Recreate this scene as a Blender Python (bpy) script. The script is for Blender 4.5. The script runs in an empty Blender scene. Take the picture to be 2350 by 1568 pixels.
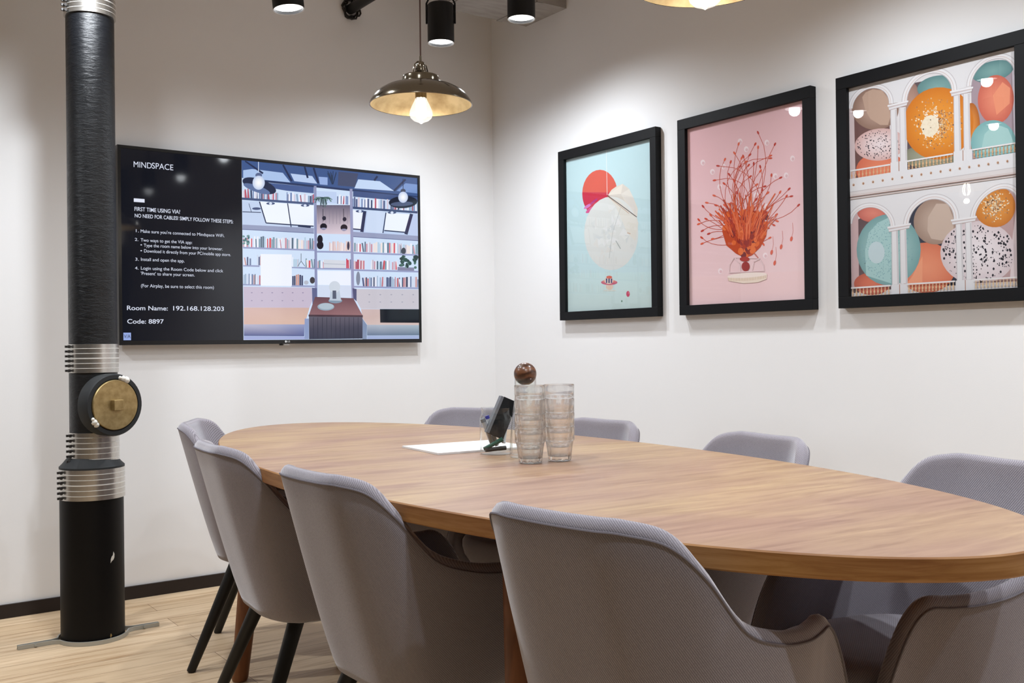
import bpy, math, random
from mathutils import Vector, Matrix
PI = math.pi
C = bpy.context.scene.collection
sc = bpy.context.scene

# ------------------------------------------------------------------ camera
YAW, PITCH, ROLL = 0.62279, 0.00370, -0.01176
CAM = Vector((-3.0153, -4.3539, 1.05))
def cam_axes():
    f = Vector((math.sin(YAW)*math.cos(PITCH), math.cos(YAW)*math.cos(PITCH), math.sin(PITCH)))
    r = Vector((math.cos(YAW), -math.sin(YAW), 0)); u = r.cross(f)
    c, s = math.cos(ROLL), math.sin(ROLL)
    return c*r+s*u, c*u-s*r, f
r_, u_, f_ = cam_axes()
cd = bpy.data.cameras.new('camera'); cam = bpy.data.objects.new('camera', cd); C.objects.link(cam)
cam.matrix_world = Matrix(((r_.x, u_.x, -f_.x, CAM.x), (r_.y, u_.y, -f_.y, CAM.y), (r_.z, u_.z, -f_.z, CAM.z), (0, 0, 0, 1)))
cd.sensor_width = 36; cd.lens = 2284.5/2350*36; cd.clip_start = .02; cd.clip_end = 60
sc.camera = cam

# ------------------------------------------------------------------ world, exposure
sc.view_settings.view_transform = 'Standard'; sc.view_settings.look = 'None'
sc.view_settings.gamma = 1; sc.view_settings.use_curve_mapping = False
sc.view_settings.exposure = 0.0
w = bpy.data.worlds.new('world'); sc.world = w; w.use_nodes = True
w.node_tree.nodes['Background'].inputs[0].default_value = (.9, .93, 1, 1)
w.node_tree.nodes['Background'].inputs[1].default_value = .3
sc.cycles.max_bounces = 24; sc.cycles.diffuse_bounces = 5; sc.cycles.glossy_bounces = 4
sc.cycles.transmission_bounces = 24; sc.cycles.transparent_max_bounces = 32
sc.cycles.caustics_refractive = False; sc.cycles.caustics_reflective = False
sc.cycles.use_denoising = True; sc.cycles.sample_clamp_indirect = 4
SPOT_W = 47          # watts of each ceiling spotlight
SPOT_COL = (.90, .95, 1.0)

# spotlights: x, y, z of lens, tilt
SPOTS = [(-1.50, -.826, 2.327, .10, 'in'), (-.70, -.62, 2.386, 0, 'in'), (-.539, -1.0, 2.417, 0, 'in'),
         (-.60, -2.50, 2.38, 0, 'out'), (-.60, -3.45, 2.38, 0, 'out'), (-.62, -4.25, 2.38, 0, 'out'),
         (-2.20, -.74, 2.42, 0, 'out'), (-2.15, -1.56, 2.42, 0, 'out'), (-2.15, -2.55, 2.42, 0, 'out'), (-2.15, -3.55, 2.42, 0, 'out'), (-3.25, -1.0, 2.42, 0, 'out'),
         (-2.15, -4.75, 2.42, 0, 'out')]
GAIN = [.45, .9, .95, 1, 1.25, 1.25, 1, .75, 1, 1.3, 1.7, 1.2]

# ------------------------------------------------------------------ materials
def lin(c):
    c = c/255
    return c/12.92 if c <= .04045 else ((c+.055)/1.055)**2.4
def rgb(r, g, b): return (lin(r), lin(g), lin(b), 1)
def mat(name, col=(.5, .5, .5, 1), rough=.5, metal=0, spec=.5, **k):
    m = bpy.data.materials.new(name); m.use_nodes = True
    b = m.node_tree.nodes['Principled BSDF']
    b.inputs['Base Color'].default_value = col; b.inputs['Roughness'].default_value = rough
    b.inputs['Metallic'].default_value = metal; b.inputs['Specular IOR Level'].default_value = spec
    for kk, v in k.items(): b.inputs[kk].default_value = v
    return m
def N(m, t, **k):
    n = m.node_tree.nodes.new(t)
    for a, v in k.items():
        if a[0] == '_': n.inputs[int(a[1:])].default_value = v
        else: setattr(n, a, v)
    return n
def L(m, a, b): m.node_tree.links.new(a, b)
def bsdf(m): return m.node_tree.nodes['Principled BSDF']
def coords(m, sx=1, sy=1, sz=1, kind='Object', rz=0):
    tc = N(m, 'ShaderNodeTexCoord'); mp = N(m, 'ShaderNodeMapping')
    mp.inputs['Scale'].default_value = (sx, sy, sz); mp.inputs['Rotation'].default_value = (0, 0, rz)
    L(m, tc.outputs[kind], mp.inputs[0]); return mp.outputs[0]
def ramp(m, fac, stops):
    r = N(m, 'ShaderNodeValToRGB'); e = r.color_ramp.elements
    while len(e) > 1: e.remove(e[-1])
    e[0].position = stops[0][0]; e[0].color = stops[0][1]
    for p, c in stops[1:]:
        x = e.new(p); x.color = c
    L(m, fac, r.inputs[0]); return r.outputs[0]
def noise(m, vec, scale, detail=4, rough=.55, dist=0):
    n = N(m, 'ShaderNodeTexNoise'); n.inputs['Scale'].default_value = scale
    n.inputs['Detail'].default_value = detail; n.inputs['Roughness'].default_value = rough
    n.inputs['Distortion'].default_value = dist
    L(m, vec, n.inputs['Vector']); return n.outputs['Fac']
def bump(m, h, strength=.2, dist=.002):
    b = N(m, 'ShaderNodeBump'); b.inputs['Strength'].default_value = strength; b.inputs['Distance'].default_value = dist
    L(m, h, b.inputs['Height']); L(m, b.outputs[0], bsdf(m).inputs['Normal'])
def mixc(m, fac, a, b, mode='MIX'):
    x = N(m, 'ShaderNodeMix', data_type='RGBA', blend_type=mode)
    for i, v in ((0, fac), (6, a), (7, b)):
        if isinstance(v, (int, float, tuple)): x.inputs[i].default_value = v
        else: L(m, v, x.inputs[i])
    return x.outputs[2]

M = {}
m = M['wall'] = mat('wall_paint', rgb(236, 236, 237), .85, spec=.2)
v = coords(m); bump(m, noise(m, v, 260, 3), .12, .001)
M['farwall'] = mat('unseen_wall_dark', rgb(92, 92, 94), .85, spec=.2)  # unseen walls, dark colour picked to cut fill light on camera-facing surfaces
m = M['ceiling'] = mat('ceiling_paint', rgb(232, 232, 233), .9, spec=.1)
m = M['duct'] = mat('duct_grey', rgb(158, 150, 144), .8, spec=.2)
v = coords(m, 3, 12, 12); n_ = noise(m, v, 3, 6)
L(m, ramp(m, n_, [(.3, rgb(150, 146, 142)), (.6, rgb(164, 160, 156))]), bsdf(m).inputs[0])
m = M['baseboard'] = mat('dark_baseboard', rgb(42, 34, 31), .55, spec=.3)
# floor planks
m = M['floor'] = mat('oak_floor', rgb(210, 185, 150), .5, spec=.3)
v = coords(m)
bk = N(m, 'ShaderNodeTexBrick'); bk.offset = .37; bk.offset_frequency = 2
for k_, x_ in (('Scale', 1), ('Brick Width', 1.35), ('Row Height', .135), ('Mortar Size', .0011), ('Mortar Smooth', .3), ('Bias', 0)): bk.inputs[k_].default_value = x_
bk.inputs['Color1'].default_value = rgb(228, 206, 176); bk.inputs['Color2'].default_value = rgb(208, 184, 152); bk.inputs['Mortar'].default_value = rgb(120, 92, 68)
L(m, v, bk.inputs['Vector'])
vg = coords(m, 1.1, 16, 1); g1 = noise(m, vg, 2.2, 8, .6, .6)
gc = ramp(m, g1, [(.3, rgb(190, 165, 135)), (.5, rgb(240, 232, 222)), (.7, rgb(255, 250, 244))])
c1 = mixc(m, .75, bk.outputs['Color'], gc, 'MULTIPLY')
vk = coords(m, 1.0, 2.6, 1)
vo = N(m, 'ShaderNodeTexVoronoi'); vo.inputs['Scale'].default_value = 1.6; L(m, vk, vo.inputs['Vector'])
kn = ramp(m, vo.outputs['Distance'], [(0, (1, 1, 1, 1)), (.045, (.6, .6, .6, 1)), (.075, (0, 0, 0, 1))])
c2 = mixc(m, kn, c1, rgb(120, 96, 78))
L(m, c2, bsdf(m).inputs[0]); bump(m, bk.outputs['Fac'], -.25, .001)
# table wood
def wood(name, ca, cb, cc, rough, spec, sx=1.2, sy=9, coat=0, sz=9, pa=rgb(196, 168, 160), pb=rgb(252, 246, 225)):
    m = mat(name, ca, rough, spec=spec)
    v = coords(m, sx, sy, sz); a = noise(m, v, 3.2, 9, .62, .8)
    v2 = coords(m, sx*.8, sy*.22, sz*.22); b = noise(m, v2, 1.7, 3, .5, .3)
    col = ramp(m, a, [(.28, cb), (.5, ca), (.72, cc)])
    col2 = ramp(m, b, [(.36, pa), (.64, pb)])
    col3 = mixc(m, .8, col, col2, 'MULTIPLY')
    L(m, col3, bsdf(m).inputs[0]); bump(m, a, .08, .001)
    bsdf(m).inputs['Coat Weight'].default_value = coat; bsdf(m).inputs['Coat Roughness'].default_value = .3
    return m
M['tabletop'] = wood('tabletop_wood', rgb(164, 140, 118), rgb(140, 113, 93), rgb(180, 158, 132), .42, .5, 1.3, 10, pa=rgb(222, 196, 192), pb=rgb(252, 240, 208))
M['tableedge'] = wood('table_edge_wood', rgb(172, 128, 78), rgb(146, 100, 56), rgb(190, 148, 98), .5, .3, 2, 2, sz=30)
M['tableleg'] = wood('table_leg_wood', rgb(136, 92, 60), rgb(108, 70, 44), rgb(150, 104, 70), .5, .3, 9, 9, sz=1.2)
# chair fabric
m = M['fabric'] = mat('grey_weave', rgb(150, 146, 152), .95, spec=.1)
bsdf(m).inputs['Sheen Weight'].default_value = 1.0; bsdf(m).inputs['Sheen Roughness'].default_value = .35; bsdf(m).inputs['Sheen Tint'].default_value = (.95, .95, 1, 1)
v = coords(m)
wv = N(m, 'ShaderNodeTexWave', bands_direction='DIAGONAL'); wv.inputs['Scale'].default_value = 120; wv.inputs['Distortion'].default_value = .6
L(m, v, wv.inputs['Vector'])
n1 = noise(m, v, 420, 3)
f_mix = N(m, 'ShaderNodeMath', operation='MULTIPLY'); L(m, wv.outputs['Fac'], f_mix.inputs[0]); L(m, n1, f_mix.inputs[1])
L(m, ramp(m, f_mix.outputs[0], [(.05, rgb(126, 121, 128)), (.5, rgb(160, 155, 163))]), bsdf(m).inputs[0])
bump(m, f_mix.outputs[0], .45, .0010)
m = M['piping'] = mat('grey_piping', rgb(116, 111, 117), .95, spec=.1)
M['blackleg'] = mat('black_stained_wood', rgb(22, 21, 21), .45, spec=.4)
# pipe
m = M['pipe'] = mat('black_pipe', rgb(10, 12, 16), .34, spec=.42)
v = coords(m, 1, 1, 3); n_ = noise(m, v, 30, 8, .65, .4); bump(m, n_, .5, .006)
rr = N(m, 'ShaderNodeMapRange', _3=.28, _4=.5); L(m, noise(m, v, 8, 5), rr.inputs[0]); L(m, rr.outputs[0], bsdf(m).inputs['Roughness'])
M['pipe_smooth'] = mat('black_pipe_satin', rgb(8, 7, 8), .5, spec=.2)
m = M['steel'] = mat('brushed_steel', rgb(206, 203, 198), .27, .95)
v = coords(m, 1, 1, 60); bump(m, noise(m, v, 14, 4), .1, .001)
M['steelband'] = mat('bright_steel_band', rgb(235, 234, 230), .4, .5)
M['zinc'] = mat('galvanised_steel', rgb(178, 178, 172), .45, .45)
M['rubber'] = mat('black_rubber', rgb(40, 42, 44), .6, spec=.3)
m = M['brass'] = mat('dull_brass', rgb(172, 150, 104), .45, .85)
v = coords(m); L(m, ramp(m, noise(m, v, 40, 6), [(.35, rgb(156, 134, 90)), (.65, rgb(184, 162, 116))]), bsdf(m).inputs[0])
M['plaster'] = mat('white_plaster', rgb(215, 212, 205), .9)
M['blackmetal'] = mat('black_metal', rgb(16, 16, 18), .45, spec=.4)
M['darkiron'] = mat('dark_iron', rgb(34, 30, 28), .5, spec=.4)
M['frame'] = mat('black_frame', rgb(11, 12, 15), .55, spec=.2)
M['bezel'] = mat('tv_bezel', rgb(20, 20, 22), .25, spec=.5)
M['chromebrass'] = mat('antique_brass', rgb(120, 112, 98), .14, 1)
m = M['shadein'] = mat('shade_lining_brass', rgb(190, 170, 132), .5, .6)
v = coords(m); L(m, ramp(m, noise(m, v, 14, 4), [(.35, rgb(160, 140, 104)), (.65, rgb(200, 182, 146))]), bsdf(m).inputs[0])
M['cord'] = mat('brown_cord', rgb(74, 48, 38), .8)
def emis(name, col, s):
    m = mat(name, (0, 0, 0, 1), .4); bsdf(m).inputs['Emission Color'].default_value = col; bsdf(m).inputs['Emission Strength'].default_value = s; return m
M['lens'] = emis('lit_lens', (1, 1, 1, 1), 7)
M['filament'] = emis('lit_filament', (1, .9, .72, 1), 30)
def thin_glass(name, rough=.0, tint=(1, 1, 1, 1), extra=0.0):
    m = bpy.data.materials.new(name); m.use_nodes = True; nt = m.node_tree; nt.nodes.clear()
    o = N(m, 'ShaderNodeOutputMaterial'); mx = N(m, 'ShaderNodeMixShader'); t = N(m, 'ShaderNodeBsdfTransparent'); g = N(m, 'ShaderNodeBsdfGlossy')
    t.inputs[0].default_value = tint; g.inputs['Roughness'].default_value = rough
    lw = N(m, 'ShaderNodeLayerWeight'); lw.inputs[0].default_value = .5
    pw = N(m, 'ShaderNodeMath', operation='POWER'); pw.inputs[1].default_value = 5; L(m, lw.outputs['Facing'], pw.inputs[0])
    ad = N(m, 'ShaderNodeMath', operation='MULTIPLY_ADD', use_clamp=True); ad.inputs[1].default_value = .9; ad.inputs[2].default_value = .05+extra
    L(m, pw.outputs[0], ad.inputs[0]); L(m, ad.outputs[0], mx.inputs[0]); L(m, t.outputs[0], mx.inputs[1]); L(m, g.outputs[0], mx.inputs[2]); L(m, mx.outputs[0], o.inputs[0])
    return m
M['pane'] = thin_glass('picture_glass')
M['bulbglass'] = thin_glass('bulb_glass', .02, (1, 1, 1, 1), .06)
m = M['bulbglass']; mx2 = N(m, 'ShaderNodeAddShader'); em = N(m, 'ShaderNodeEmission'); em.inputs[0].default_value = (1, .97, .9, 1); em.inputs[1].default_value = .35
ou = [n for n in m.node_tree.nodes if n.type == 'OUTPUT_MATERIAL'][0]; pv = ou.inputs[0].links[0].from_socket
L(m, pv, mx2.inputs[0]); L(m, em.outputs[0], mx2.inputs[1]); L(m, mx2.outputs[0], ou.inputs[0])
M['jarglass'] = thin_glass('jar_glass', .0, (.985, .995, .99, 1), -.02)
m = M['glass'] = mat('tumbler_glass', (1, 1, 1, 1), 0, spec=.5); bsdf(m).inputs['Transmission Weight'].default_value = 1; bsdf(m).inputs['IOR'].default_value = 1.45
nt = m.node_tree; mx = N(m, 'ShaderNodeMixShader'); tr = N(m, 'ShaderNodeBsdfTransparent'); mx.inputs[0].default_value = .8
L(m, tr.outputs[0], mx.inputs[1]); L(m, bsdf(m).outputs[0], mx.inputs[2]); L(m, mx.outputs[0], nt.nodes['Material Output'].inputs[0])
m = M['walnut'] = mat('turned_walnut', rgb(120, 76, 48), .28, spec=.5)
v = coords(m, 1, 1, 1); wv = N(m, 'ShaderNodeTexWave', wave_type='RINGS'); wv.inputs['Scale'].default_value = 7; wv.inputs['Distortion'].default_value = 9; wv.inputs['Detail'].default_value = 5; wv.inputs['Detail Scale'].default_value = 2.5
mp = coords(m, 1, 1, 2.0); L(m, mp, wv.inputs['Vector'])
L(m, ramp(m, wv.outputs['Fac'], [(.0, rgb(66, 40, 26)), (.5, rgb(98, 62, 42)), (1, rgb(116, 76, 52))]), bsdf(m).inputs[0])
M['paper'] = mat('white_paper', rgb(224, 224, 225), .8, spec=.2)
M['eraser'] = mat('black_foam', rgb(30, 31, 34), .8, spec=.2)
M['felt'] = mat('grey_felt', rgb(120, 122, 128), .95, spec=.1)
M['green'] = mat('green_plastic', rgb(34, 92, 78), .4); M['blackpl'] = mat('black_plastic', rgb(22, 22, 24), .4)
M['greypl'] = mat('grey_plastic', rgb(200, 203, 208), .4); M['peach'] = mat('peach_plastic', rgb(196, 150, 130), .4)
M['bluepl'] = mat('blue_ink', rgb(64, 66, 160), .4); M['redpl'] = mat('red_ink', rgb(200, 70, 60), .4)
def attr_mat(name, emit=0, rough=.6):
    m = mat(name, (.5, .5, .5, 1), rough, spec=.2)
    a = N(m, 'ShaderNodeAttribute', attribute_name='Col')
    if emit:
        bsdf(m).inputs['Base Color'].default_value = (.005, .005, .006, 1); bsdf(m).inputs['Roughness'].default_value = .08; bsdf(m).inputs['Specular IOR Level'].default_value = .5
        L(m, a.outputs['Color'], bsdf(m).inputs['Emission Color']); bsdf(m).inputs['Emission Strength'].default_value = emit
    else: L(m, mixc(m, 1.0, a.outputs['Color'], (.97, .97, .97, 1), 'MULTIPLY'), bsdf(m).inputs['Base Color'])
    return m
M['screenpix'] = attr_mat('screen_picture', 1.0); M['print'] = attr_mat('art_print', 0, .55)
m = M['screen'] = mat('screen_glass', (.003, .003, .005, 1), .05, spec=.5)
bsdf(m).inputs['Emission Color'].default_value = (.006, .007, .011, 1); bsdf(m).inputs['Emission Strength'].default_value = 1
M['screentext'] = emis('screen_text', rgb(225, 232, 250), .9)
M['logo'] = mat('logo_silver', rgb(215, 218, 220), .4)

# ------------------------------------------------------------------ mesh helpers
class MB:
    def __init__(s): s.v = []; s.f = []; s.m = []; s.c = []
    def add(s, vs, fs, mi=0):
        o = len(s.v); s.v += [tuple(x) for x in vs]; s.f += [tuple(i+o for i in f) for f in fs]; s.m += [mi]*len(fs); return s
    def box(s, a, b, mi=0, mtx=None):
        vs = [Vector((x, y, z)) for z in (a[2], b[2]) for y in (a[1], b[1]) for x in (a[0], b[0])]
        if mtx is not None: vs = [mtx @ p for p in vs]
        return s.add(vs, [(0, 2, 3, 1), (4, 5, 7, 6), (0, 1, 5, 4), (2, 6, 7, 3), (0, 4, 6, 2), (1, 3, 7, 5)], mi)
    def rings(s, rs, closed=True, cap0=True, cap1=True, mi=0):
        n = len(rs[0]); vs = [p for r in rs for p in r]; fs = []
        for i in range(len(rs)-1):
            for j in range(n if closed else n-1):
                k = (j+1) % n; fs.append((i*n+j, i*n+k, (i+1)*n+k, (i+1)*n+j))
        if cap0: fs.append(tuple(range(n))[::-1])
        if cap1: fs.append(tuple((len(rs)-1)*n+j for j in range(n)))
        return s.add(vs, fs, mi)
    def tube(s, pts, rad, n=12, mi=0, cap=True):
        pts = [Vector(p) for p in pts]; rs = []
        if not isinstance(rad, (list, tuple)): rad = [rad]*len(pts)
        t0 = (pts[1]-pts[0]).normalized(); up = Vector((0, 0, 1)) if abs(t0.z) < .9 else Vector((1, 0, 0)); side = t0.cross(up).normalized()
        for i, p in enumerate(pts):
            t = (pts[min(i+1, len(pts)-1)]-pts[max(i-1, 0)]).normalized()
            side = (side-t*side.dot(t)).normalized(); up2 = side.cross(t)
            rs.append([p+rad[i]*(math.cos(a)*side+math.sin(a)*up2) for a in [2*PI*k/n for k in range(n)]])
        return s.rings(rs, True, cap, cap, mi)
    def lathe(s, prof, n=32, o=(0, 0, 0), axis=None, mi=0, cap0=True, cap1=True, fn=None):
        o = Vector(o); R = Matrix.Identity(3)
        if axis is not None: R = Vector((0, 0, 1)).rotation_difference(Vector(axis)).to_matrix()
        rs = []
        for r, z in prof:
            ring = []
            for k in range(n):
                a = 2*PI*k/n; rr = r*(fn(a, z) if fn else 1); ring.append(o+R @ Vector((rr*math.cos(a), rr*math.sin(a), z)))
            rs.append(ring)
        return s.rings(rs, True, cap0, cap1, mi)
    def build(s, name, mats, parent=None, smooth=35, bevel=0, loc=None, subsurf=0, weighted=False):
        me = bpy.data.meshes.new(name); me.from_pydata(s.v, [], s.f); me.validate()
        import bmesh
        bm = bmesh.new(); bm.from_mesh(me); bmesh.ops.recalc_face_normals(bm, faces=bm.faces); bm.to_mesh(me); bm.free()
        if not isinstance(mats, (list, tuple)): mats = [mats]
        for q in mats: me.materials.append(q)
        if len(mats) > 1 and len(me.polygons) == len(s.m):
            for p, mi in zip(me.polygons, s.m): p.material_index = mi
        if smooth:
            me.shade_smooth()
            if smooth < 180: me.set_sharp_from_angle(angle=math.radians(smooth))
        o = bpy.data.objects.new(name, me); C.objects.link(o)
        if parent is not None: o.parent = parent
        if loc is not None: o.location = loc
        if bevel:
            b = o.modifiers.new('bevel', 'BEVEL'); b.width = bevel; b.segments = 3; b.limit_method = 'ANGLE'; b.angle_limit = math.radians(40)
        if subsurf:
            b = o.modifiers.new('subsurf', 'SUBSURF'); b.levels = subsurf; b.render_levels = subsurf
        return o
def tag(o, label=None, cat=None, group=None, kind=None):
    for k_, v_ in (('label', label), ('category', cat), ('group', group), ('kind', kind)):
        if v_: o[k_] = v_
    return o
def thing(name, label, cat, loc=(0, 0, 0), rz=0, group=None):
    o = bpy.data.objects.new(name, None); C.objects.link(o); o.location = loc; o.rotation_euler = (0, 0, rz)
    o.empty_display_size = .05
    return tag(o, label, cat, group)
def dup(root, loc=None, rz=None, label=None, parent=None):
    r = root.copy(); C.objects.link(r)
    if loc is not None: r.location = loc
    if rz is not None: r.rotation_euler = (0, 0, rz)
    if label: r['label'] = label
    if parent is not None: r.parent = parent
    for ch in list(root.children): dup(ch, parent=r)
    return r

# ------------------------------------------------------------------ room shell
X0, Y0, ZC = -6.2, -7.2, 3.05
def struct(name, mb, m, **k): return tag(mb.build(name, m, smooth=0, **k), kind='structure')
struct('floor', MB().box((X0, Y0, -.1), (.12, .12, 0)), M['floor'])
struct('ceiling', MB().box((X0, Y0, ZC), (.12, .12, ZC+.1)), M['ceiling'])
struct('wall_left', MB().box((X0, 0, 0), (.12, .12, ZC)), M['wall'])
struct('wall_right', MB().box((0, Y0, 0), (.12, 0, ZC)), M['wall'])
struct('wall_back', MB().box((X0, Y0-.12, 0), (.12, Y0, ZC)), M['farwall'])
struct('wall_side', MB().box((X0-.12, Y0, 0), (X0, .12, ZC)), M['farwall'])
struct('baseboard_left', MB().box((X0, -.012, 0), (0, 0, .0535)), M['baseboard'])
struct('baseboard_right', MB().box((-.012, Y0, 0), (0, -.012, .0535)), M['baseboard'])
# ventilation duct hanging under the ceiling, running into the picture wall
t = thing('ventilation_duct', 'grey ventilation duct box hanging in the room corner, behind the right-hand lit spotlight', 'duct', (-1.3, -.473, 2.666))
mb = MB(); mb.box((.78, -.163, 0), (1.3, .163, .26)); mb.build('duct_body', M['duct'], t, 0)
for x in (.80, 1.12):
    MB().box((x, -.168, -.004), (x+.03, .168, .0)).box((x, -.169, -.004), (x+.03, -.163, .26)).build('duct_flange', M['duct'], t, 0)
for x in (.86, 1.2): MB().tube([(x, 0, .26), (x, 0, ZC-2.666)], .006, 8).build('hanger_rod', M['zinc'], t)
# black conduit coming out of the screen wall
t = thing('conduit', 'black conduit pipe leaving the wall through a ragged sealed hole near the ceiling', 'pipe', (-.83, 0, 2.684))
MB().tube([(0, 0, 0), (0, -.12, 0), (0, -.25, -.0), (0, -1.6, 0)], .024, 20).build('conduit_pipe', M['blackmetal'], t)
random.seed(4); rs = []
mb = MB()
for k in range(3):
    pts = []; r0 = .032+.007*k
    for i in range(26):
        a = 2*PI*i/25; r = r0+random.uniform(-.006, .006); pts.append((r*math.cos(a), -.006-.008*k*.5, r*math.sin(a)*1.15))
    pts[-1] = pts[0]; mb.tube(pts, .0045, 6)
mb.build('wall_collar', M['darkiron'], t)

# ------------------------------------------------------------------ drain pipe
PX, PY = -2.133, -.49
t = thing('drain_pipe', 'tall black drain pipe with steel clamps standing before the left wall', 'pipe', (PX, PY, 0))
MB().lathe([(.083, .60), (.083, 2.98), ], 48, cap0=True, cap1=True).build('upper_pipe', M['pipe'], t)
MB().lathe([(.109, .004), (.109, .60)], 48, (-.010, 0, 0)).build('lower_pipe', M['pipe_smooth'], t)
MB().lathe([(.111, .60), (.112, .628), (.100, .640), (.088, .655), (.083, .66)], 48, (-.008, 0, 0)).build('reducer', M['rubber'], t)
def clamp(z0, z1, r, cx=0):
    b = MB().lathe([(r-.002, z0), (r, z0+.0005), (r, z1-.0005), (r-.002, z1)], 64, (cx, 0, 0)).build('clamp_sleeve', M['steel'], t, 50)
    n = 5; mb = MB(); sc_ = MB()
    for i in range(n):
        z = z0+(z1-z0)*(i+.9)/(n+.8); wd = .0013 if i != 2 else .0022
        mb.lathe([(r, z-wd), (r+.0013, z-wd+.0004), (r+.0013, z+wd-.0004), (r, z+wd)], 64, (cx, 0, 0))
    for i in range(6):
        z = z0+(z1-z0)*(i+.5)/6
        a = math.radians(196); px, py = cx+(r+.006)*math.cos(a), (r+.006)*math.sin(a)
        d = Vector((.25, -.97, 0))
        sc_.tube([Vector((px, py, z))-d*.010, Vector((px, py, z))+d*.006], .0042, 8)
        sc_.tube([Vector((px-.002, py, z))+d*.006, Vector((px-.002, py, z))+d*.011], .0062, 6)
        sc_.box((px-.012, py-.004, z-.004), (px-.002, py+.004, z+.004))
    mb.build('clamp_band', M['steelband'], b, 50); sc_.build('clamp_screws', M['darkiron'], b)
clamp(.968, 1.072, .0875); clamp(.640, .752, .0865); clamp(.512, .622, .1125, -.008); clamp(2.268, 2.372, .0885)
# cleanout branch
ax = Vector((.33, -.944, 0)).normalized()
MB().lathe([(.075, 0), (.080, .05), (.106, .072), (.112, .078), (.112, .128), (.108, .134), (.094, .134), (.094, .128)], 48, (0, 0, .852), ax).build('cleanout_branch', M['rubber'], t)
cb = MB().lathe([(.0905, .12), (.0905, .134), (.088, .138)], 64, (0, 0, .852), ax).build('cleanout_plug', M['brass'], t, 40)
R = Vector((0, 0, 1)).rotation_difference(ax).to_matrix().to_4x4()
px_ = ax.cross(Vector((0, 0, 1)))
ctr = Vector((0, 0, .852))
mm = Matrix.Translation(ctr+ax*.138) @ Matrix((( -px_.x, 0, ax.x, 0), (-px_.y, 0, ax.y, 0), (0, 1, 0, 0), (0, 0, 0, 1)))
MB().box((-.0185, -.0185, -.002), (.0185, .0185, .020), 0, mm).build('square_nut', M['brass'], cb, 0, bevel=.0015)
for grp in (((70, .012), (62, .014), (78, .008)), ((215, .012), (222, .011), (208, .008))):
  mb = MB()
  for a, s in grp:
    a = math.radians(a); p = ctr+ax*.132-px_*math.cos(a)*.099+Vector((0, 0, 1))*math.sin(a)*.099
    mb.lathe([(0.001, -s), (s*.8, -s*.5), (s, 0), (s*.7, s*.6), (.001, s)], 10, p, ax)
  mb.build('sealant_smear', M['plaster'], t)
# chips on the lower pipe
def chip(pts, r, name):
    mb = MB(); vs = []
    for a, z in pts:
        a = math.radians(a); vs.append((-.010+r*math.cos(a), r*math.sin(a), z))
    c = len(vs); vs.append((-.010+(r+.0005)*math.cos(math.radians(sum(p[0] for p in pts)/c)), (r+.0005)*math.sin(math.radians(sum(p[0] for p in pts)/c)), sum(p[1] for p in pts)/c))
    mb.add(vs, [(i, (i+1) % c, c) for i in range(c)]); return mb.build(name, M['plaster'] if name == 'paint_chip' else M['brass'], t, 0)
chip([(-63, .322), (-60.5, .312), (-61, .300), (-63, .293), (-67, .288), (-69.5, .282), (-69, .296), (-67, .305), (-64.5, .309)], .1097, 'paint_chip')
chip([(-70, .030), (-68, .022), (-71, .010), (-72, .022), (-71, .028)], .1097, 'paint_drip')
# floor clamp: two bent flat bars round the pipe with straight ears
def bar(sgn):
    pts = []; R0 = .118
    pts += [(-.262, .006*sgn), (-.15, .008*sgn), (-.128, .018*sgn)]
    for i in range(21):
        a = math.radians(166-332/2*i/10) if False else math.radians(162-144*i/20)
        pts.append((-.010+R0*math.cos(a), sgn*R0*math.sin(a)*1.0))
    pts += [(.112, .018*sgn), (.135, .008*sgn), (.225, .006*sgn)]
    n = len(pts); vs = []; th = .0026
    for i, (x, y) in enumerate(pts):
        a = Vector(pts[min(i+1, n-1)])-Vector(pts[max(i-1, 0)]); a.normalize(); nn = Vector((-a.y, a.x))
        for q, z in ((-th, .0005), (th, .0005), (th, .015), (-th, .015)): vs.append((x+nn.x*q, y+nn.y*q, z))
    mb = MB(); mb.rings([vs[4*i:4*i+4] for i in range(n)]); return mb
kc = thing('pipe_floor_clamp', 'galvanised two-bar clamp lying on the floor around the base of the black pipe', 'clamp', (PX, PY, 0))
bar(-1).build('clamp_bar', M['zinc'], kc, 50); bar(1).build('clamp_bar', M['zinc'], kc, 50)
for x in (-.205, .17): MB().tube([(x, -.016, .008), (x, .02, .008)], .0045, 8).build('clamp_bolt', M['zinc'], kc)

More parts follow.
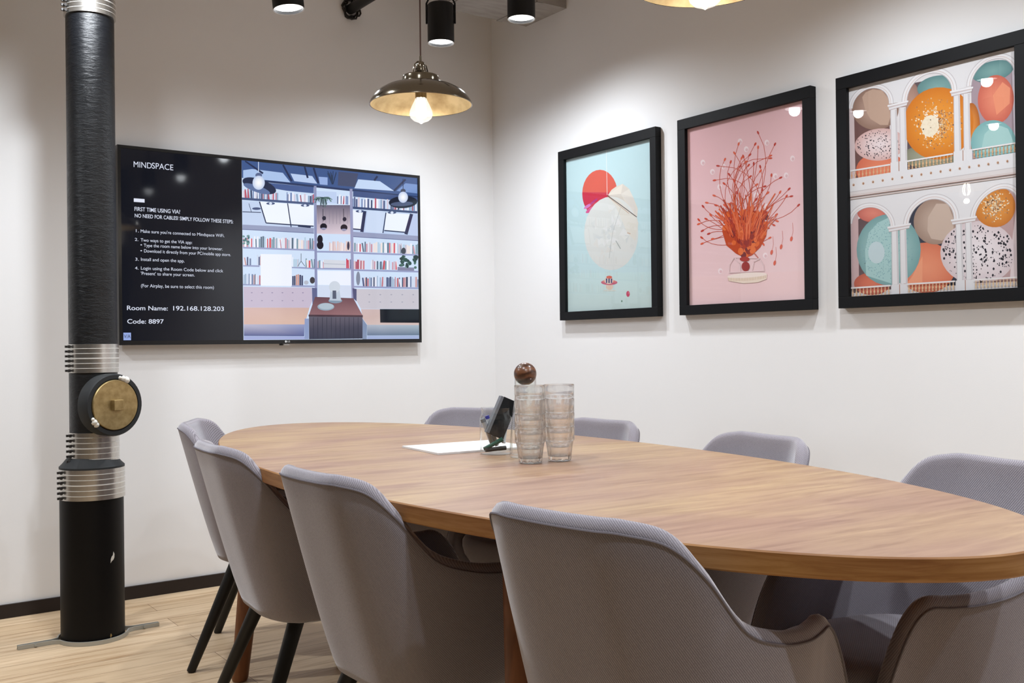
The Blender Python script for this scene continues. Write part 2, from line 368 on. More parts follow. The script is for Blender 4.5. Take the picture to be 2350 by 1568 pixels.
# ------------------------------------------------------------------ art helper (flat pictures made of coloured facets)
def homog(src):
    # maps src quad (tl,tr,br,bl) to unit square u right, v up
    (x0, y0), (x1, y1), (x2, y2), (x3, y3) = src
    # unit -> quad
    sx, sy = x0-x1+x2-x3, y0-y1+y2-y3
    dx1, dx2, dy1, dy2 = x1-x2, x3-x2, y1-y2, y3-y2
    den = dx1*dy2-dx2*dy1
    g = (sx*dy2-dx2*sy)/den; h = (dx1*sy-sx*dy1)/den
    Hm = Matrix(((x1-x0+g*x1, x3-x0+h*x3, x0), (y1-y0+g*y1, y3-y0+h*y3, y0), (g, h, 1))).inverted()
    def f(p):
        q = Hm @ Vector((p[0], p[1], 1)); return (q.x/q.z, 1-q.y/q.z)
    return f
class Art:
    def __init__(s, quad, w, h, step=.000004):
        s.map = homog(quad) if quad else (lambda p: p)
        s.w, s.h, s.z, s.step = w, h, 0, step; s.dot = 0; s.v = []; s.f = []; s.cols = []
    def raw(s, uv, col, cols=None, clip=True):
        o = len(s.v)
        for u, v in uv:
            if clip: u = min(max(u, 0), 1); v = min(max(v, 0), 1)
            s.v.append((u*s.w, v*s.h, s.z))
        s.f.append(tuple(range(o, o+len(uv)))); s.cols.append([rgb(*c) for c in (cols or [col]*len(uv))]); s.z += s.step
    def poly(s, pts, col, cols=None): s.raw([s.map(p) for p in pts], col, cols)
    def ell(s, c, rx, ry, col, rot=0, n=28, edge=None):
        pts = []
        for i in range(n):
            a = 2*PI*i/n; x, y = rx*math.cos(a), ry*math.sin(a); ca, sa = math.cos(rot), math.sin(rot)
            pts.append((c[0]+x*ca-y*sa, c[1]+x*sa+y*ca))
        if n <= 8:
            if s.dot == 0: s.zb = s.z
            s.z = s.zb+(s.dot % 10)*s.step; s.dot += 1; s.poly(pts, col); s.z = s.zb+10*s.step; return
        s.dot = 0
        if edge is None: s.poly(pts, col)
        else: s.fan(c, pts, col, edge)
    def fan(s, c, pts, cc, ce):
        m_ = s.map; n = len(pts)
        for k, (t0, t1) in enumerate(((0, .5), (.5, 1))):
            def cm(t): return tuple(cc[i]+(ce[i]-cc[i])*t**1.5 for i in range(3))
            for i in range(n):
                a, b = pts[i], pts[(i+1) % n]
                A0 = (c[0]+(a[0]-c[0])*t0, c[1]+(a[1]-c[1])*t0); A1 = (c[0]+(a[0]-c[0])*t1, c[1]+(a[1]-c[1])*t1)
                B0 = (c[0]+(b[0]-c[0])*t0, c[1]+(b[1]-c[1])*t0); B1 = (c[0]+(b[0]-c[0])*t1, c[1]+(b[1]-c[1])*t1)
                z = s.z
                if t0 == 0: s.raw([m_(A0), m_(A1), m_(B1)], None, [cm(t0), cm(t1), cm(t1)])
                else: s.raw([m_(A0), m_(A1), m_(B1), m_(B0)], None, [cm(t0), cm(t1), cm(t1), cm(t0)])
                s.z = z
        s.z += s.step
    def line(s, pts, wd, col):
        for i in range(len(pts)-1):
            a, b = Vector(pts[i]), Vector(pts[i+1]); d = (b-a)
            if d.length < 1e-6: continue
            d.normalize(); n = Vector((-d.y, d.x))*wd/2; z = s.z
            s.poly([a-n, b-n, b+n, a+n], col); s.z = z
        s.z += s.step
    def build(s, name, m, parent, org, right, up, nrm):
        me = bpy.data.meshes.new(name); org, right, up, nrm = map(Vector, (org, right, up, nrm))
        me.from_pydata([org+right*x+up*y+nrm*z for x, y, z in s.v], [], s.f)
        ca = me.color_attributes.new('Col', 'FLOAT_COLOR', 'CORNER'); i = 0
        flat = []
        for cs in s.cols:
            for c in cs: flat += c
        ca.data.foreach_set('color', flat); me.materials.append(m)
        o = bpy.data.objects.new(name, me); C.objects.link(o); o.parent = parent; return o

# ------------------------------------------------------------------ television
TX0, TX1, TZ0, TZ1, TY = -1.929, -.478, 1.069, 1.904, -.047
tv = thing('television', 'large wall-mounted flat screen television showing sign-in instructions beside a bookshelf picture', 'television', ((TX0+TX1)/2, 0, TZ0))
def tvl(x, y, z): return (x-(TX0+TX1)/2, y, z-TZ0)
mb = MB(); b_ = .013; bb = .018
fr = [((TX0, TZ0), (TX1, TZ0+bb)), ((TX0, TZ1-b_), (TX1, TZ1)), ((TX0, TZ0+bb), (TX0+b_, TZ1-b_)), ((TX1-b_, TZ0+bb), (TX1, TZ1-b_))]
for (xa, za), (xb, zb) in fr: mb.box(tvl(xa, TY, za), tvl(xb, TY+.03, zb))
mb.box(tvl(TX0+.004, TY+.012, TZ0+.004), tvl(TX1-.004, TY+.032, TZ1-.004))
mb.build('bezel', M['bezel'], tv, 0)
MB().box(tvl(-1.5, -.015, 1.25), tvl(-.9, 0, 1.7)).build('wall_bracket', M['blackmetal'], tv, 0)
scr = MB().box(tvl(TX0+b_, TY+.004, TZ0+bb), tvl(TX1-b_, TY+.011, TZ1-b_)).build('screen', M['screen'], tv, 0)
SW, SH = 1.451-2*b_, .835-b_-bb
SX, SZ = TX0+b_, TZ0+bb
IX0 = -1.396
# right-hand picture, drawn with coordinates of a sketch
A = Art([(47, 62), (1422, 200), (1443, 1458), (68, 1468)], TX1-b_-IX0, SH)
P = A.poly
P([(47, 62), (1422, 200), (1443, 1458), (68, 1468)], (206, 224, 248))
P([(47, 62), (1422, 200), (1425, 350), (620, 265), (50, 200)], (62, 88, 140))
P([(130, 130), (370, 160), (430, 235), (60, 200), (60, 140)], (170, 195, 235)); P([(430, 165), (600, 185), (640, 245), (460, 225)], (185, 205, 240))
P([(650, 190), (720, 195), (720, 255), (660, 250)], (150, 175, 225)); P([(960, 210), (1130, 225), (1240, 300), (930, 280)], (196, 216, 246)); P([(1330, 240), (1422, 250), (1422, 320), (1260, 300)], (120, 150, 205))
P([(805, 150), (960, 165), (935, 270), (800, 258)], (70, 78, 108))
for a in ([(370, 95), (440, 225)], [(610, 120), (648, 240)], [(75, 66), (215, 165)], [(1110, 185), (1085, 220)], [(1330, 210), (1240, 300)], [(540, 110), (565, 200)]): A.line(a, 15, (34, 46, 82))
for a in ([(225, 225), (620, 265), (1425, 350)],): A.line(a, 16, (40, 56, 96))
P([(225, 235), (612, 272), (612, 320), (400, 300), (225, 270)], (70, 92, 145)); P([(920, 300), (1425, 350), (1425, 390), (920, 345)], (64, 84, 132))
random.seed(7)
def books(x0, x1, y0, y1, h, pal, gap=.06):
    x = x0
    while x < x1:
        wd = random.uniform(7, 17); hh = h*random.uniform(.72, 1.0); t_ = (x-x0)/(x1-x0); yb = y0+(y1-y0)*t_; le = random.choice([0, 0, 0, 0, random.uniform(-12, 12)])
        if random.random() > gap: P([(x, yb), (x+wd*.85, yb), (x+wd*.85+le, yb-hh), (x+le, yb-hh)], random.choice(pal))
        x += wd
pal1 = [(200, 215, 240), (230, 235, 250), (90, 100, 140), (185, 90, 110), (120, 140, 185), (60, 70, 105), (215, 200, 215), (140, 165, 195), (240, 240, 250), (160, 70, 90)]
pal2 = [(225, 228, 240), (205, 150, 165), (215, 90, 100), (120, 150, 165), (235, 238, 248), (200, 190, 205), (90, 110, 130), (245, 245, 250), (180, 205, 225), (240, 225, 220)]
pal3 = [(235, 215, 210), (228, 200, 196), (240, 228, 228), (215, 185, 185)]
pal4 = [(70, 80, 120), (190, 110, 120), (205, 215, 235), (110, 125, 160), (225, 225, 238), (50, 55, 85), (160, 180, 205), (200, 150, 150)]
books(52, 330, 358, 378, 80, pal1); books(400, 612, 380, 398, 72, pal1, 0); books(795, 900, 402, 410, 75, pal1, 0); books(915, 1425, 425, 458, 80, pal1, .03)
P([(625, 300), (790, 310), (790, 400), (625, 395)], (190, 208, 240))
A.line([(50, 362), (612, 402)], 18, (72, 88, 128)); A.line([(915, 432), (1425, 468)], 18, (60, 76, 116))
P([(50, 380), (612, 412), (615, 595), (55, 570)], (196, 212, 240)); P([(915, 448), (1425, 480), (1428, 655), (915, 625)], (190, 208, 240))
P([(188, 385), (405, 400), (435, 565), (240, 552)], (240, 246, 255)); P([(410, 400), (612, 414), (613, 575), (440, 566)], (238, 244, 255))
P([(918, 450), (1000, 458), (990, 600), (918, 594)], (238, 244, 255)); P([(1180, 470), (1365, 482), (1325, 622), (1165, 610)], (238, 244, 255)); P([(1035, 455), (1172, 468), (1150, 630), (1015, 620)], (205, 220, 245))
for a, wd in (([(188, 385), (240, 552), (435, 566), (613, 577)], 9), ([(408, 398), (437, 590)], 8), ([(1012, 458), (990, 622)], 26), ([(1378, 480), (1335, 640)], 26), ([(1165, 610), (1330, 624)], 9), ([(1178, 470), (1155, 630)], 8), ([(55, 465), (200, 470)], 6), ([(105, 400), (125, 465)], 4), ([(490, 575), (590, 585)], 14), ([(920, 598), (985, 604)], 10)): A.line(a, wd, (40, 50, 84))
for c in ((165, 440), (275, 400), (545, 415), (975, 460), (1225, 470)): A.ell(c, 34, 10, (70, 84, 124))
for c in ((275, 400), (545, 415), (975, 460), (1225, 470)): A.ell(c, 12, 10, (215, 225, 245))
P([(618, 412), (908, 412), (912, 640), (625, 635)], None, [(96, 90, 112), (100, 94, 116), (222, 206, 216), (214, 198, 212)])
for k in range(9): A.line([(650+k*28, 415), (652+k*28, 560)], 2, (120, 112, 134))
for c in ((690, 580), (850, 588)): A.line([(c[0]-5, 440), (c[0]-2, 540)], 4, (40, 36, 50)); A.ell(c, 27, 26, (22, 20, 32)); A.ell((c[0]+4, c[1]-66), 15, 17, (40, 38, 56)); A.ell((c[0], c[1]+16), 22, 8, (150, 150, 180))
A.line([(55, 585), (615, 612)], 40, (148, 156, 188)); A.line([(915, 640), (1430, 672)], 40, (150, 158, 190)); A.line([(55, 602), (615, 632)], 5, (96, 104, 146)); A.line([(915, 658), (1430, 690)], 5, (96, 104, 146))
books(60, 612, 742, 758, 92, pal2, .02); books(690, 900, 768, 772, 78, pal3, .1); books(918, 1430, 775, 795, 84, pal2, .04)
A.ell((662, 680), 22, 34, (26, 24, 36)); A.ell((664, 725), 26, 32, (26, 24, 36)); A.ell((884, 730), 10, 34, (60, 60, 80)); A.ell((1317, 770), 18, 26, (60, 66, 80))
for a in ([(60, 745), (622, 765)], [(635, 776), (908, 780)], [(915, 786), (1432, 802)], [(62, 886), (190, 890)], [(440, 898), (625, 908)], [(640, 908), (908, 912)], [(920, 920), (1435, 932)], [(62, 1034), (200, 1036)], [(440, 1044), (625, 1048)], [(925, 1050), (1436, 1062)]): A.line(a, 13, (150, 158, 196))
books(66, 120, 882, 884, 75, pal4); books(170, 196, 882, 884, 90, pal4); books(446, 500, 896, 898, 78, pal2); books(550, 622, 900, 904, 74, pal2, .1); books(645, 690, 904, 906, 68, pal2); books(868, 908, 906, 908, 82, [(200, 60, 80), (90, 110, 150), (220, 180, 180), (60, 90, 140)], 0)
P([(692, 838), (862, 845), (862, 905), (692, 903)], (212, 216, 226)); A.line([(692, 870), (862, 876)], 3, (150, 160, 180))
books(925, 1005, 912, 914, 80, [(200, 90, 100), (170, 60, 80), (225, 200, 205)]); books(1060, 1270, 914, 918, 78, pal2); P([(1270, 895), (1400, 900), (1400, 925), (1270, 922)], (130, 130, 160))
A.line([(515, 790), (515, 850), (490, 890)], 4, (70, 80, 90)); A.line([(515, 850), (545, 890)], 4, (70, 80, 90))
books(66, 195, 1030, 1034, 88, pal4, .02); books(446, 525, 1038, 1040, 90, [(60, 66, 100), (90, 100, 140), (200, 150, 140)], 0); A.ell((556, 1018), 18, 16, (180, 185, 200)); A.ell((604, 1000), 20, 26, (60, 56, 62))
books(1000, 1425, 1046, 1054, 84, pal4, .06); A.ell((962, 985), 16, 54, (130, 140, 160)); 
A.line([(622, 262), (634, 1150)], 20, (140, 146, 184)); A.line([(903, 285), (922, 1150)], 22, (150, 154, 190))
P([(645, 925), (902, 928), (905, 1040), (648, 1036)], (236, 242, 254)); P([(648, 1040), (905, 1044), (908, 1135), (650, 1130)], (210, 220, 240))
P([(198, 795), (442, 798), (443, 1045), (200, 1042)], (238, 242, 252))
P([(65, 1050), (598, 1058), (605, 1160), (582, 1215), (68, 1212)], (198, 186, 206)); P([(68, 1213), (582, 1215), (545, 1345), (68, 1345)], None, [(214, 182, 176), (206, 174, 164), (216, 184, 168), (214, 180, 168)])
P([(68, 1345), (545, 1345), (542, 1438), (70, 1436)], None, [(186, 184, 206), (150, 158, 196), (84, 94, 146), (80, 90, 142)]); P([(68, 1438), (545, 1440), (545, 1462), (70, 1466)], (160, 170, 215)); P([(545, 1300), (578, 1300), (578, 1462), (545, 1462)], (140, 156, 196))
P([(950, 1068), (1436, 1072), (1438, 1225), (985, 1222), (950, 1160)], (200, 196, 206)); P([(985, 1225), (1439, 1227), (1440, 1350), (1035, 1348), (1000, 1300)], None, [(204, 182, 182), (208, 184, 178), (212, 190, 186), (210, 188, 184), (204, 180, 176)])
P([(1032, 1348), (1440, 1350), (1441, 1430), (1034, 1432)], None, [(176, 184, 200), (170, 186, 200), (96, 118, 142), (100, 118, 146)]); P([(1034, 1434), (1441, 1432), (1442, 1458), (1034, 1462)], (160, 176, 214)); P([(998, 1300), (1032, 1348), (1032, 1462), (998, 1462)], (130, 146, 176))
P([(600, 1058), (640, 1062), (640, 1130), (606, 1200)], (96, 100, 140)); P([(918, 1062), (950, 1068), (950, 1165), (925, 1140)], (80, 84, 120))
for k in range(6): A.ell((130+k*80, 1098), 7, 4, (150, 140, 170)); A.ell((130+k*80, 1160), 7, 4, (160, 150, 176))
for k in range(5): A.ell((1050+k*86, 1112), 7, 4, (160, 160, 176)); A.ell((1050+k*86, 1170), 7, 4, (164, 164, 180))
P([(625, 1130), (925, 1140), (998, 1275), (578, 1272)], None, [(104, 70, 80), (110, 76, 84), (150, 110, 114), (140, 100, 106)])
P([(578, 1274), (998, 1277), (998, 1456), (580, 1462)], None, [(96, 92, 106), (92, 90, 106), (46, 50, 70), (48, 52, 74)])
for k in range(1, 12): A.line([(578+k*35, 1290), (579+k*35, 1458)], 3, (40, 42, 58))
A.line([(575, 1276), (1000, 1280)], 14, (70, 52, 62))
A.ell((784, 1160), 54, 20, (130, 150, 170)); P([(748, 1070), (815, 1072), (830, 1160), (738, 1158)], (188, 200, 216)); A.ell((778, 1052), 44, 46, (205, 214, 226)); P([(762, 1080), (790, 1080), (792, 1145), (762, 1145)], (84, 92, 112)); A.ell((710, 1207), 66, 30, (150, 168, 184)); A.ell((712, 1203), 58, 24, (176, 192, 204))
for k in range(34):
    a = random.uniform(-.3, PI+.3); l_ = random.uniform(35, 75); A.line([(682, 365), (682+l_*math.cos(a)*.6, 350), (682+l_*math.cos(a), 360+abs(l_*math.sin(a)))], 7, random.choice([(46, 72, 76), (72, 104, 100), (110, 140, 140), (36, 56, 64)]))
for k in range(26): A.ell((1352+random.uniform(-66, 66), 856+random.uniform(-40, 46)), random.uniform(10, 22), random.uniform(8, 16), random.choice([(40, 76, 72), (70, 112, 104), (30, 56, 60), (120, 156, 150)]), random.uniform(0, 3))
for k in range(12): A.ell((84+random.uniform(-22, 22), 680+random.uniform(-30, 40)), 12, 8, random.choice([(110, 150, 150), (70, 110, 116)]), random.uniform(0, 3))
for k in range(10): A.line([(760+random.uniform(-8, 8), 250), (750+random.uniform(-40, 40), 150+random.uniform(-8, 30))], 5, (40, 56, 84))
A.ell((185, 262), 138, 52, (34, 44, 74), .33); A.ell((165, 285), 110, 26, (96, 116, 160), .33); A.ell((1310, 388), 112, 48, (26, 32, 52), -.05); A.ell((1300, 402), 88, 18, (80, 92, 124), -.05)
A.line([(178, 70), (178, 200)], 6, (200, 214, 240)); A.line([(1310, 205), (1310, 300)], 5, (46, 50, 80)); A.ell((1310, 300), 20, 16, (60, 66, 90)); A.ell((180, 180), 26, 20, (90, 104, 144))
for c, r in (((180, 238), 48), ((1310, 350), 38)): A.ell(c, r, r*1.15, (255, 255, 255), edge=(190, 205, 235))
P([(1133, 1225), (1440, 1226), (1441, 1332), (1136, 1331)], (20, 24, 34))
A.build('slide_picture', M['screenpix'], scr, tvl(IX0, TY+.0035, SZ), (1, 0, 0), (0, 0, 1), (0, -1, 0))
B = Art(None, SW, SH)
# left dark panel marks: dash and app icon
def ub(x, z): return ((x-SX)/SW, (z-SZ)/SH)
def rc(x0, z0, x1, z1, col): B.raw([ub(x0, z0), ub(x1, z0), ub(x1, z1), ub(x0, z1)], col)
TEXTS = [
    ('MIND', -1.8655, 1.8165, 0.0740, 0.0255, 0),
    ('SPACE', -1.7897, 1.8174, 0.0896, 0.0258, 0),
    ('FIRST TIME USING VIA?', -1.8629, 1.6328, 0.1899, 0.0174, 1),
    ('NO NEED FOR CABLES! SIMPLY FOLLOW THESE STEPS:', -1.8621, 1.6053, 0.4230, 0.0163, 1),
    ('1.', -1.8622, 1.5434, 0.0122, 0.0130, 0),
    ("Make sure you're connected to Mindspace WiFi.", -1.8389, 1.5423, 0.3591, 0.0142, 0),
    ('2.', -1.8625, 1.5063, 0.0144, 0.0130, 0),
    ('Two ways to get the VIA app:', -1.8382, 1.5049, 0.2166, 0.0142, 0),
    ('•', -1.8406, 1.4846, 0.0067, 0.0131, 0),
    ('Type the room name below into your browser.', -1.8256, 1.4832, 0.3390, 0.0142, 0),
    ('•', -1.8409, 1.4600, 0.0067, 0.0131, 0),
    ('Download it directly from your PC/mobile app store.', -1.8258, 1.4596, 0.3740, 0.0142, 0),
    ('3.', -1.8623, 1.4235, 0.0144, 0.0130, 0),
    ('Install and open the app.', -1.8390, 1.4237, 0.1825, 0.0142, 0),
    ('4.', -1.8626, 1.3863, 0.0144, 0.0130, 0),
    ('Login using the Room Code below and click', -1.8394, 1.3864, 0.3523, 0.0142, 0),
    ("'Present' to share your screen.", -1.8396, 1.3643, 0.2266, 0.0142, 0),
    ('(For Airplay, be sure to select this room)', -1.8396, 1.3123, 0.3103, 0.0147, 0),
    ('Room Name:', -1.8984, 1.2156, 0.1680, 0.0194, 1),
    ('192.168.128.203', -1.7121, 1.2162, 0.2213, 0.0199, 1),
    ('Code: 8897', -1.8968, 1.1593, 0.1497, 0.0194, 1),
    ('MINDSPACE MUNICH,', -0.6831, 1.2038, 0.1673, 0.0115, 1),
    ('Salvataorplatz', -0.6530, 1.1830, 0.1062, 0.0115, 1),
]

rc(-1.8640, 1.6700, -1.8200, 1.6850, (225, 230, 245))
B.build('slide_dash', M['screenpix'], scr, tvl(SX, TY+.0035, SZ), (1, 0, 0), (0, 0, 1), (0, -1, 0))
B = Art(None, SW, SH)
rc(-1.9115, 1.0895, -1.8810, 1.1210, (150, 170, 225))
B.build('slide_badge', M['screenpix'], scr, tvl(SX, TY+.0035, SZ), (1, 0, 0), (0, 0, 1), (0, -1, 0))
def text(body, x, z, wid, cap, bold, parent, name='slide_text', m=None, y=None):
    cu = bpy.data.curves.new(name, 'FONT'); cu.body = body; cu.size = cap/.73
    if bold: cu.offset = cap*.012
    cu.extrude = 0; o = bpy.data.objects.new(name, cu); C.objects.link(o); o.parent = parent
    cu.materials.append(m or M['screentext'])
    o.rotation_euler = (PI/2, 0, 0); o.location = tvl(x, (TY+.0026) if y is None else y, z)
    TX_LIST.append((o, wid)); return o
TX_LIST = []
for body, x, z, wid, cap, bold in TEXTS: text(body, x, z, wid, cap, bold, scr)
text('V/A', -1.9095, 1.0985, .026, .016, 0, scr, m=M['screen'], y=TY+.0028)
lg = text('LG', -1.190, 1.0755, .0115, .0075, 1, tv, 'maker_logo', M['logo'], TY-.0004)
MB().lathe([(.0048, 0), (.0048, .0006)], 24, tvl(-1.1975, TY-.0002, 1.079), (0, -1, 0)).build('logo_disc', M['logo'], tv)
bpy.context.view_layer.update()
for o, wid in TX_LIST:
    dx = max(o.dimensions.x, 1e-4); sx = wid/dx; nm, par = o.name, o.parent
    me = bpy.data.meshes.new_from_object(o.evaluated_get(bpy.context.evaluated_depsgraph_get())); cu = o.data; ml = o.matrix_local.copy()
    bpy.data.objects.remove(o); bpy.data.curves.remove(cu)
    q = bpy.data.objects.new(nm, me); C.objects.link(q); q.parent = par; q.matrix_local = ml @ Matrix.Diagonal((sx, 1, 1, 1))
MB().box(tvl(-1.223, TY+.004, 1.0615), tvl(-1.209, TY+.016, TZ0)).build('sensor_nub', M['blackmetal'], tv, 0, bevel=.0015)
MB().box(tvl(-1.205, TY+.004, 1.0625), tvl(-1.179, TY+.014, TZ0)).build('status_light_bar', M['greypl'], tv, 0)

# ------------------------------------------------------------------ framed pictures
FD = .035
def picture(ya, quad, draw, label, gain=.9, fb=.043):
    wd, z0, z1 = .670, 1.166, 1.977; h = z1-z0
    t = thing('framed_picture', label, 'picture', (0, ya-wd/2, z0), 0, 'framed pictures on the right wall')
    def bx(y0, y1, za, zb, x0, x1): return (x0, min(y0, y1), za), (x1, max(y0, y1), zb)
    mb = MB()
    for y0, y1, za, zb in ((wd/2, -wd/2, 0, fb*.92), (wd/2, -wd/2, h-fb, h), (wd/2, wd/2-fb, fb*.92, h-fb), (-wd/2+fb*.85, -wd/2, fb*.92, h-fb)):
        mb.box(*bx(y0, y1, za, zb, -FD, -.002))
    mb.build('frame', M['frame'], t, 0, bevel=.0012)
    iw, ih = wd-fb*1.85, h-fb*1.92
    A = Art(quad, iw, ih); draw(A)
    MB().box((-.018, -iw/2-.004, fb*.9), (-.004, iw/2+.004, h-fb*.98)).build('backing_board', M['frame'], t, 0)
    for cs in A.cols:
        for i_, c_ in enumerate(cs): cs[i_] = (c_[0]*gain, c_[1]*gain, c_[2]*gain, 1)
    A.build('print', M['print'], t, (-.0185, wd/2-fb, fb*.92), (0, -1, 0), (0, 0, 1), (-1, 0, 0))
    pn = MB(); pn.add([(-.0255, wd/2-fb+.002, fb*.9), (-.0255, -wd/2+fb*.85-.002, fb*.9), (-.0255, -wd/2+fb*.85-.002, h-fb+.002), (-.0255, wd/2-fb+.002, h-fb+.002)], [(0, 1, 2, 3)])
    pn.build('glass_pane', M['pane'], t, 0)
    return t
def draw1(A):
    P = A.poly
    P([(92, 515), (620, 370), (640, 1420), (112, 1452)], None, [(194, 224, 230), (196, 226, 232), (206, 230, 232), (204, 230, 232)])
    P([(107, 1215), (636, 1200), (640, 1420), (112, 1452)], None, [(206, 232, 232), (206, 232, 232), (210, 230, 226), (208, 230, 228)])
    c = (300, 720)
    A.ell(c, 108, 148, (222, 92, 74))
    pts = [(c[0]+108*math.cos(a), c[1]+148*math.sin(a)) for a in [PI*k/20 for k in range(21)]]
    P([(c[0]-107, 712), (c[0]+107, 712)]+pts[::1], (206, 54, 76))
    A.ell((245, 820), 36, 12, (222, 96, 150), -.6); A.ell((225, 800), 26, 9, (214, 120, 190), -.6); A.ell((262, 770), 30, 6, (180, 60, 130), -.7)
    P([(350, 728), (372, 695), (400, 674), (440, 657), (480, 688), (505, 738), (534, 812), (530, 862)], (228, 220, 208))
    for a, b, d, cc in (((350, 728), (440, 657), (430, 720), (236, 228, 216)), ((430, 720), (440, 657), (480, 688), (222, 214, 204)), ((430, 720), (480, 688), (505, 738), (232, 226, 216)), ((350, 728), (430, 720), (470, 800), (216, 208, 198)), ((430, 720), (505, 738), (532, 850), (224, 218, 210))): P([a, b, d], cc)
    A.ell((372, 965), 166, 228, (224, 226, 222))
    random.seed(3)
    for k in range(46):
        a = random.uniform(0, 2*PI); r = random.uniform(0, .8); x, y = 372+150*r*math.cos(a), 965+205*r*math.sin(a); q = random.uniform(0, PI)
        l1, l2 = random.uniform(14, 50), random.uniform(8, 26); cc = random.choice([(230, 231, 227), (218, 221, 218), (226, 224, 218), (214, 218, 217), (231, 232, 230)])
        P([(x+l1*math.cos(q+j*2.1)*random.uniform(.5, 1), y+l2*1.5*math.sin(q+j*2.1)) for j in range(3)], cc)
    P([(345, 730), (420, 762), (528, 862), (538, 900), (520, 1010), (470, 960), (400, 800)], (228, 224, 214))
    A.line([(345, 730), (430, 790), (528, 862)], 5, (96, 84, 78)); A.line([(350, 738), (430, 800), (480, 840)], 3, (190, 150, 120))
    A.line([(337, 450), (345, 728)], 2.5, (244, 246, 246)); A.line([(430, 800), (380, 960), (360, 1120)], 3, (196, 198, 194)); A.line([(400, 1010), (430, 1060)], 5, (170, 176, 172)); A.line([(470, 960), (490, 966)], 7, (206, 180, 160))
    A.ell((364, 1294), 22, 20, (234, 206, 186)); A.ell((362, 1268), 50, 16, (206, 96, 120)); A.ell((362, 1262), 42, 10, (226, 130, 120)); A.ell((360, 1256), 28, 22, (236, 214, 196)); A.ell((362, 1236), 18, 9, (222, 110, 92))
    for k in range(3): P([(342+k*15, 1244), (350+k*15, 1244), (350+k*15, 1272), (342+k*15, 1272)], (52, 52, 110))
    A.ell((478, 1338), 11, 18, (206, 56, 96)); A.ell((482, 1332), 5, 8, (220, 110, 130)); A.ell((440, 1383), 4, 6, (90, 130, 100)); A.ell((366, 1318), 40, 5, (222, 226, 216))
def draw2(A):
    P = A.poly
    P([(838, 320), (1556, 132), (1595, 1370), (868, 1418)], None, [(232, 186, 192), (236, 194, 200), (240, 208, 212), (238, 204, 208)])
    P([(846, 760), (1576, 720), (1595, 1370), (868, 1418)], None, [(232, 192, 196), (236, 198, 202), (241, 212, 215), (240, 208, 211)])
    P([(862, 1240), (1590, 1190), (1595, 1370), (868, 1418)], (240, 206, 208))
    random.seed(11)
    for c in ((936, 525), (1163, 392), (1202, 440), (1328, 398), (1487, 495), (1063, 548), (996, 582), (1450, 600), (1042, 675), (1383, 605), (1120, 725), (1268, 725), (1333, 795), (1330, 1100), (1055, 1200)): A.ell(c, 14, 18, (246, 226, 230)); A.ell((c[0]+3, c[1]+4), 8, 10, (228, 190, 196))
    def fil(p0, p1, bow, tip=True, wd=3.2, col=(196, 76, 52)):
        pts = []
        d = Vector((p1[0]-p0[0], p1[1]-p0[1])); n = Vector((-d.y, d.x))
        for k in range(9):
            t_ = k/8; b = bow*4*t_*(1-t_)**.8*.6 if bow else 0; pts.append((p0[0]+d.x*t_+n.x*b, p0[1]+d.y*t_+n.y*b))
        A.line(pts, wd, col)
        if tip:
            a = math.atan2(pts[-1][1]-pts[-2][1], pts[-1][0]-pts[-2][0]); A.ell(p1, 12, 6, random.choice([(206, 70, 44), (190, 60, 48), (222, 96, 66)]), a, 12)
    tips = [(1273, 337), (1155, 408), (1257, 408), (1275, 428), (1378, 408), (1352, 480), (1352, 495), (1225, 475), (1175, 495), (1072, 505), (1130, 465), (1030, 545), (1108, 520), (1168, 545), (1218, 540), (1290, 548), (1292, 575), (1100, 598), (1360, 600), (1230, 610), (1130, 635), (1417, 615), (1010, 635), (1470, 685), (1485, 730), (1455, 730), (1530, 785), (1150, 710), (1340, 710), (1415, 705), (965, 775), (942, 798), (990, 852), (962, 876), (917, 908), (917, 882), (940, 950), (980, 968), (937, 993), (940, 1030), (1005, 1000), (1022, 790), (1075, 790), (1070, 655), (1125, 780), (1270, 750), (1345, 930), (1400, 885), (1380, 910), (1270, 660), (1305, 690), (1320, 670), (1395, 845), (1357, 990), (1318, 1030), (1010, 730), (1250, 530), (1200, 520), (1185, 485)]
    for tp in tips:
        b = (random.uniform(1110, 1290), random.uniform(860, 980)) if tp[1] < 850 else (random.uniform(1090, 1300), random.uniform(930, 1010))
        fil(b, tp, random.choice([-.22, -.12, .1, .2, .05])+(-.25 if tp[0] > 1330 and tp[1] < 560 else .3 if tp[0] < 1060 and tp[1] < 700 else 0))
    for tp in ((1490, 995), (1428, 1045), (1370, 1080), (1390, 1146)): A.line([(tp[0]+5, tp[1]-100), (tp[0]+10, tp[1]-50), tp], 2, (214, 120, 110)); A.ell(tp, 8, 16, (220, 96, 72), .2, 12)
    P([(1062, 950), (1085, 900), (1110, 930), (1130, 850), (1160, 900), (1185, 830), (1215, 890), (1245, 800), (1265, 880), (1300, 840), (1312, 900), (1345, 900), (1335, 980), (1300, 1050), (1250, 1100), (1205, 1118), (1150, 1090), (1090, 1040)], (196, 74, 34))
    for k in range(150):
        x = random.uniform(1075, 1335); y = random.uniform(830, 1100)
        if abs(x-1205) > (1125-y)*.62+18 or abs(x-1205) > 132: continue
        A.ell((x, y), random.uniform(7, 18), random.uniform(12, 30), random.choice([(214, 88, 36), (226, 104, 48), (176, 56, 30), (150, 42, 34), (232, 116, 60), (122, 40, 44)]), random.uniform(-.7, .7), 12)
    for k in range(90):
        a = random.uniform(-1, 1); x0 = 1205+a*95+random.uniform(-8, 8); y0 = random.uniform(900, 1010); l_ = random.uniform(80, 210)
        A.line([(x0, y0), (x0+a*40+random.uniform(-12, 12), y0-l_*.55), (x0+a*90+random.uniform(-20, 20), y0-l_)], random.uniform(3, 7), random.choice([(222, 96, 52), (206, 76, 36), (232, 120, 80), (180, 60, 40)]))
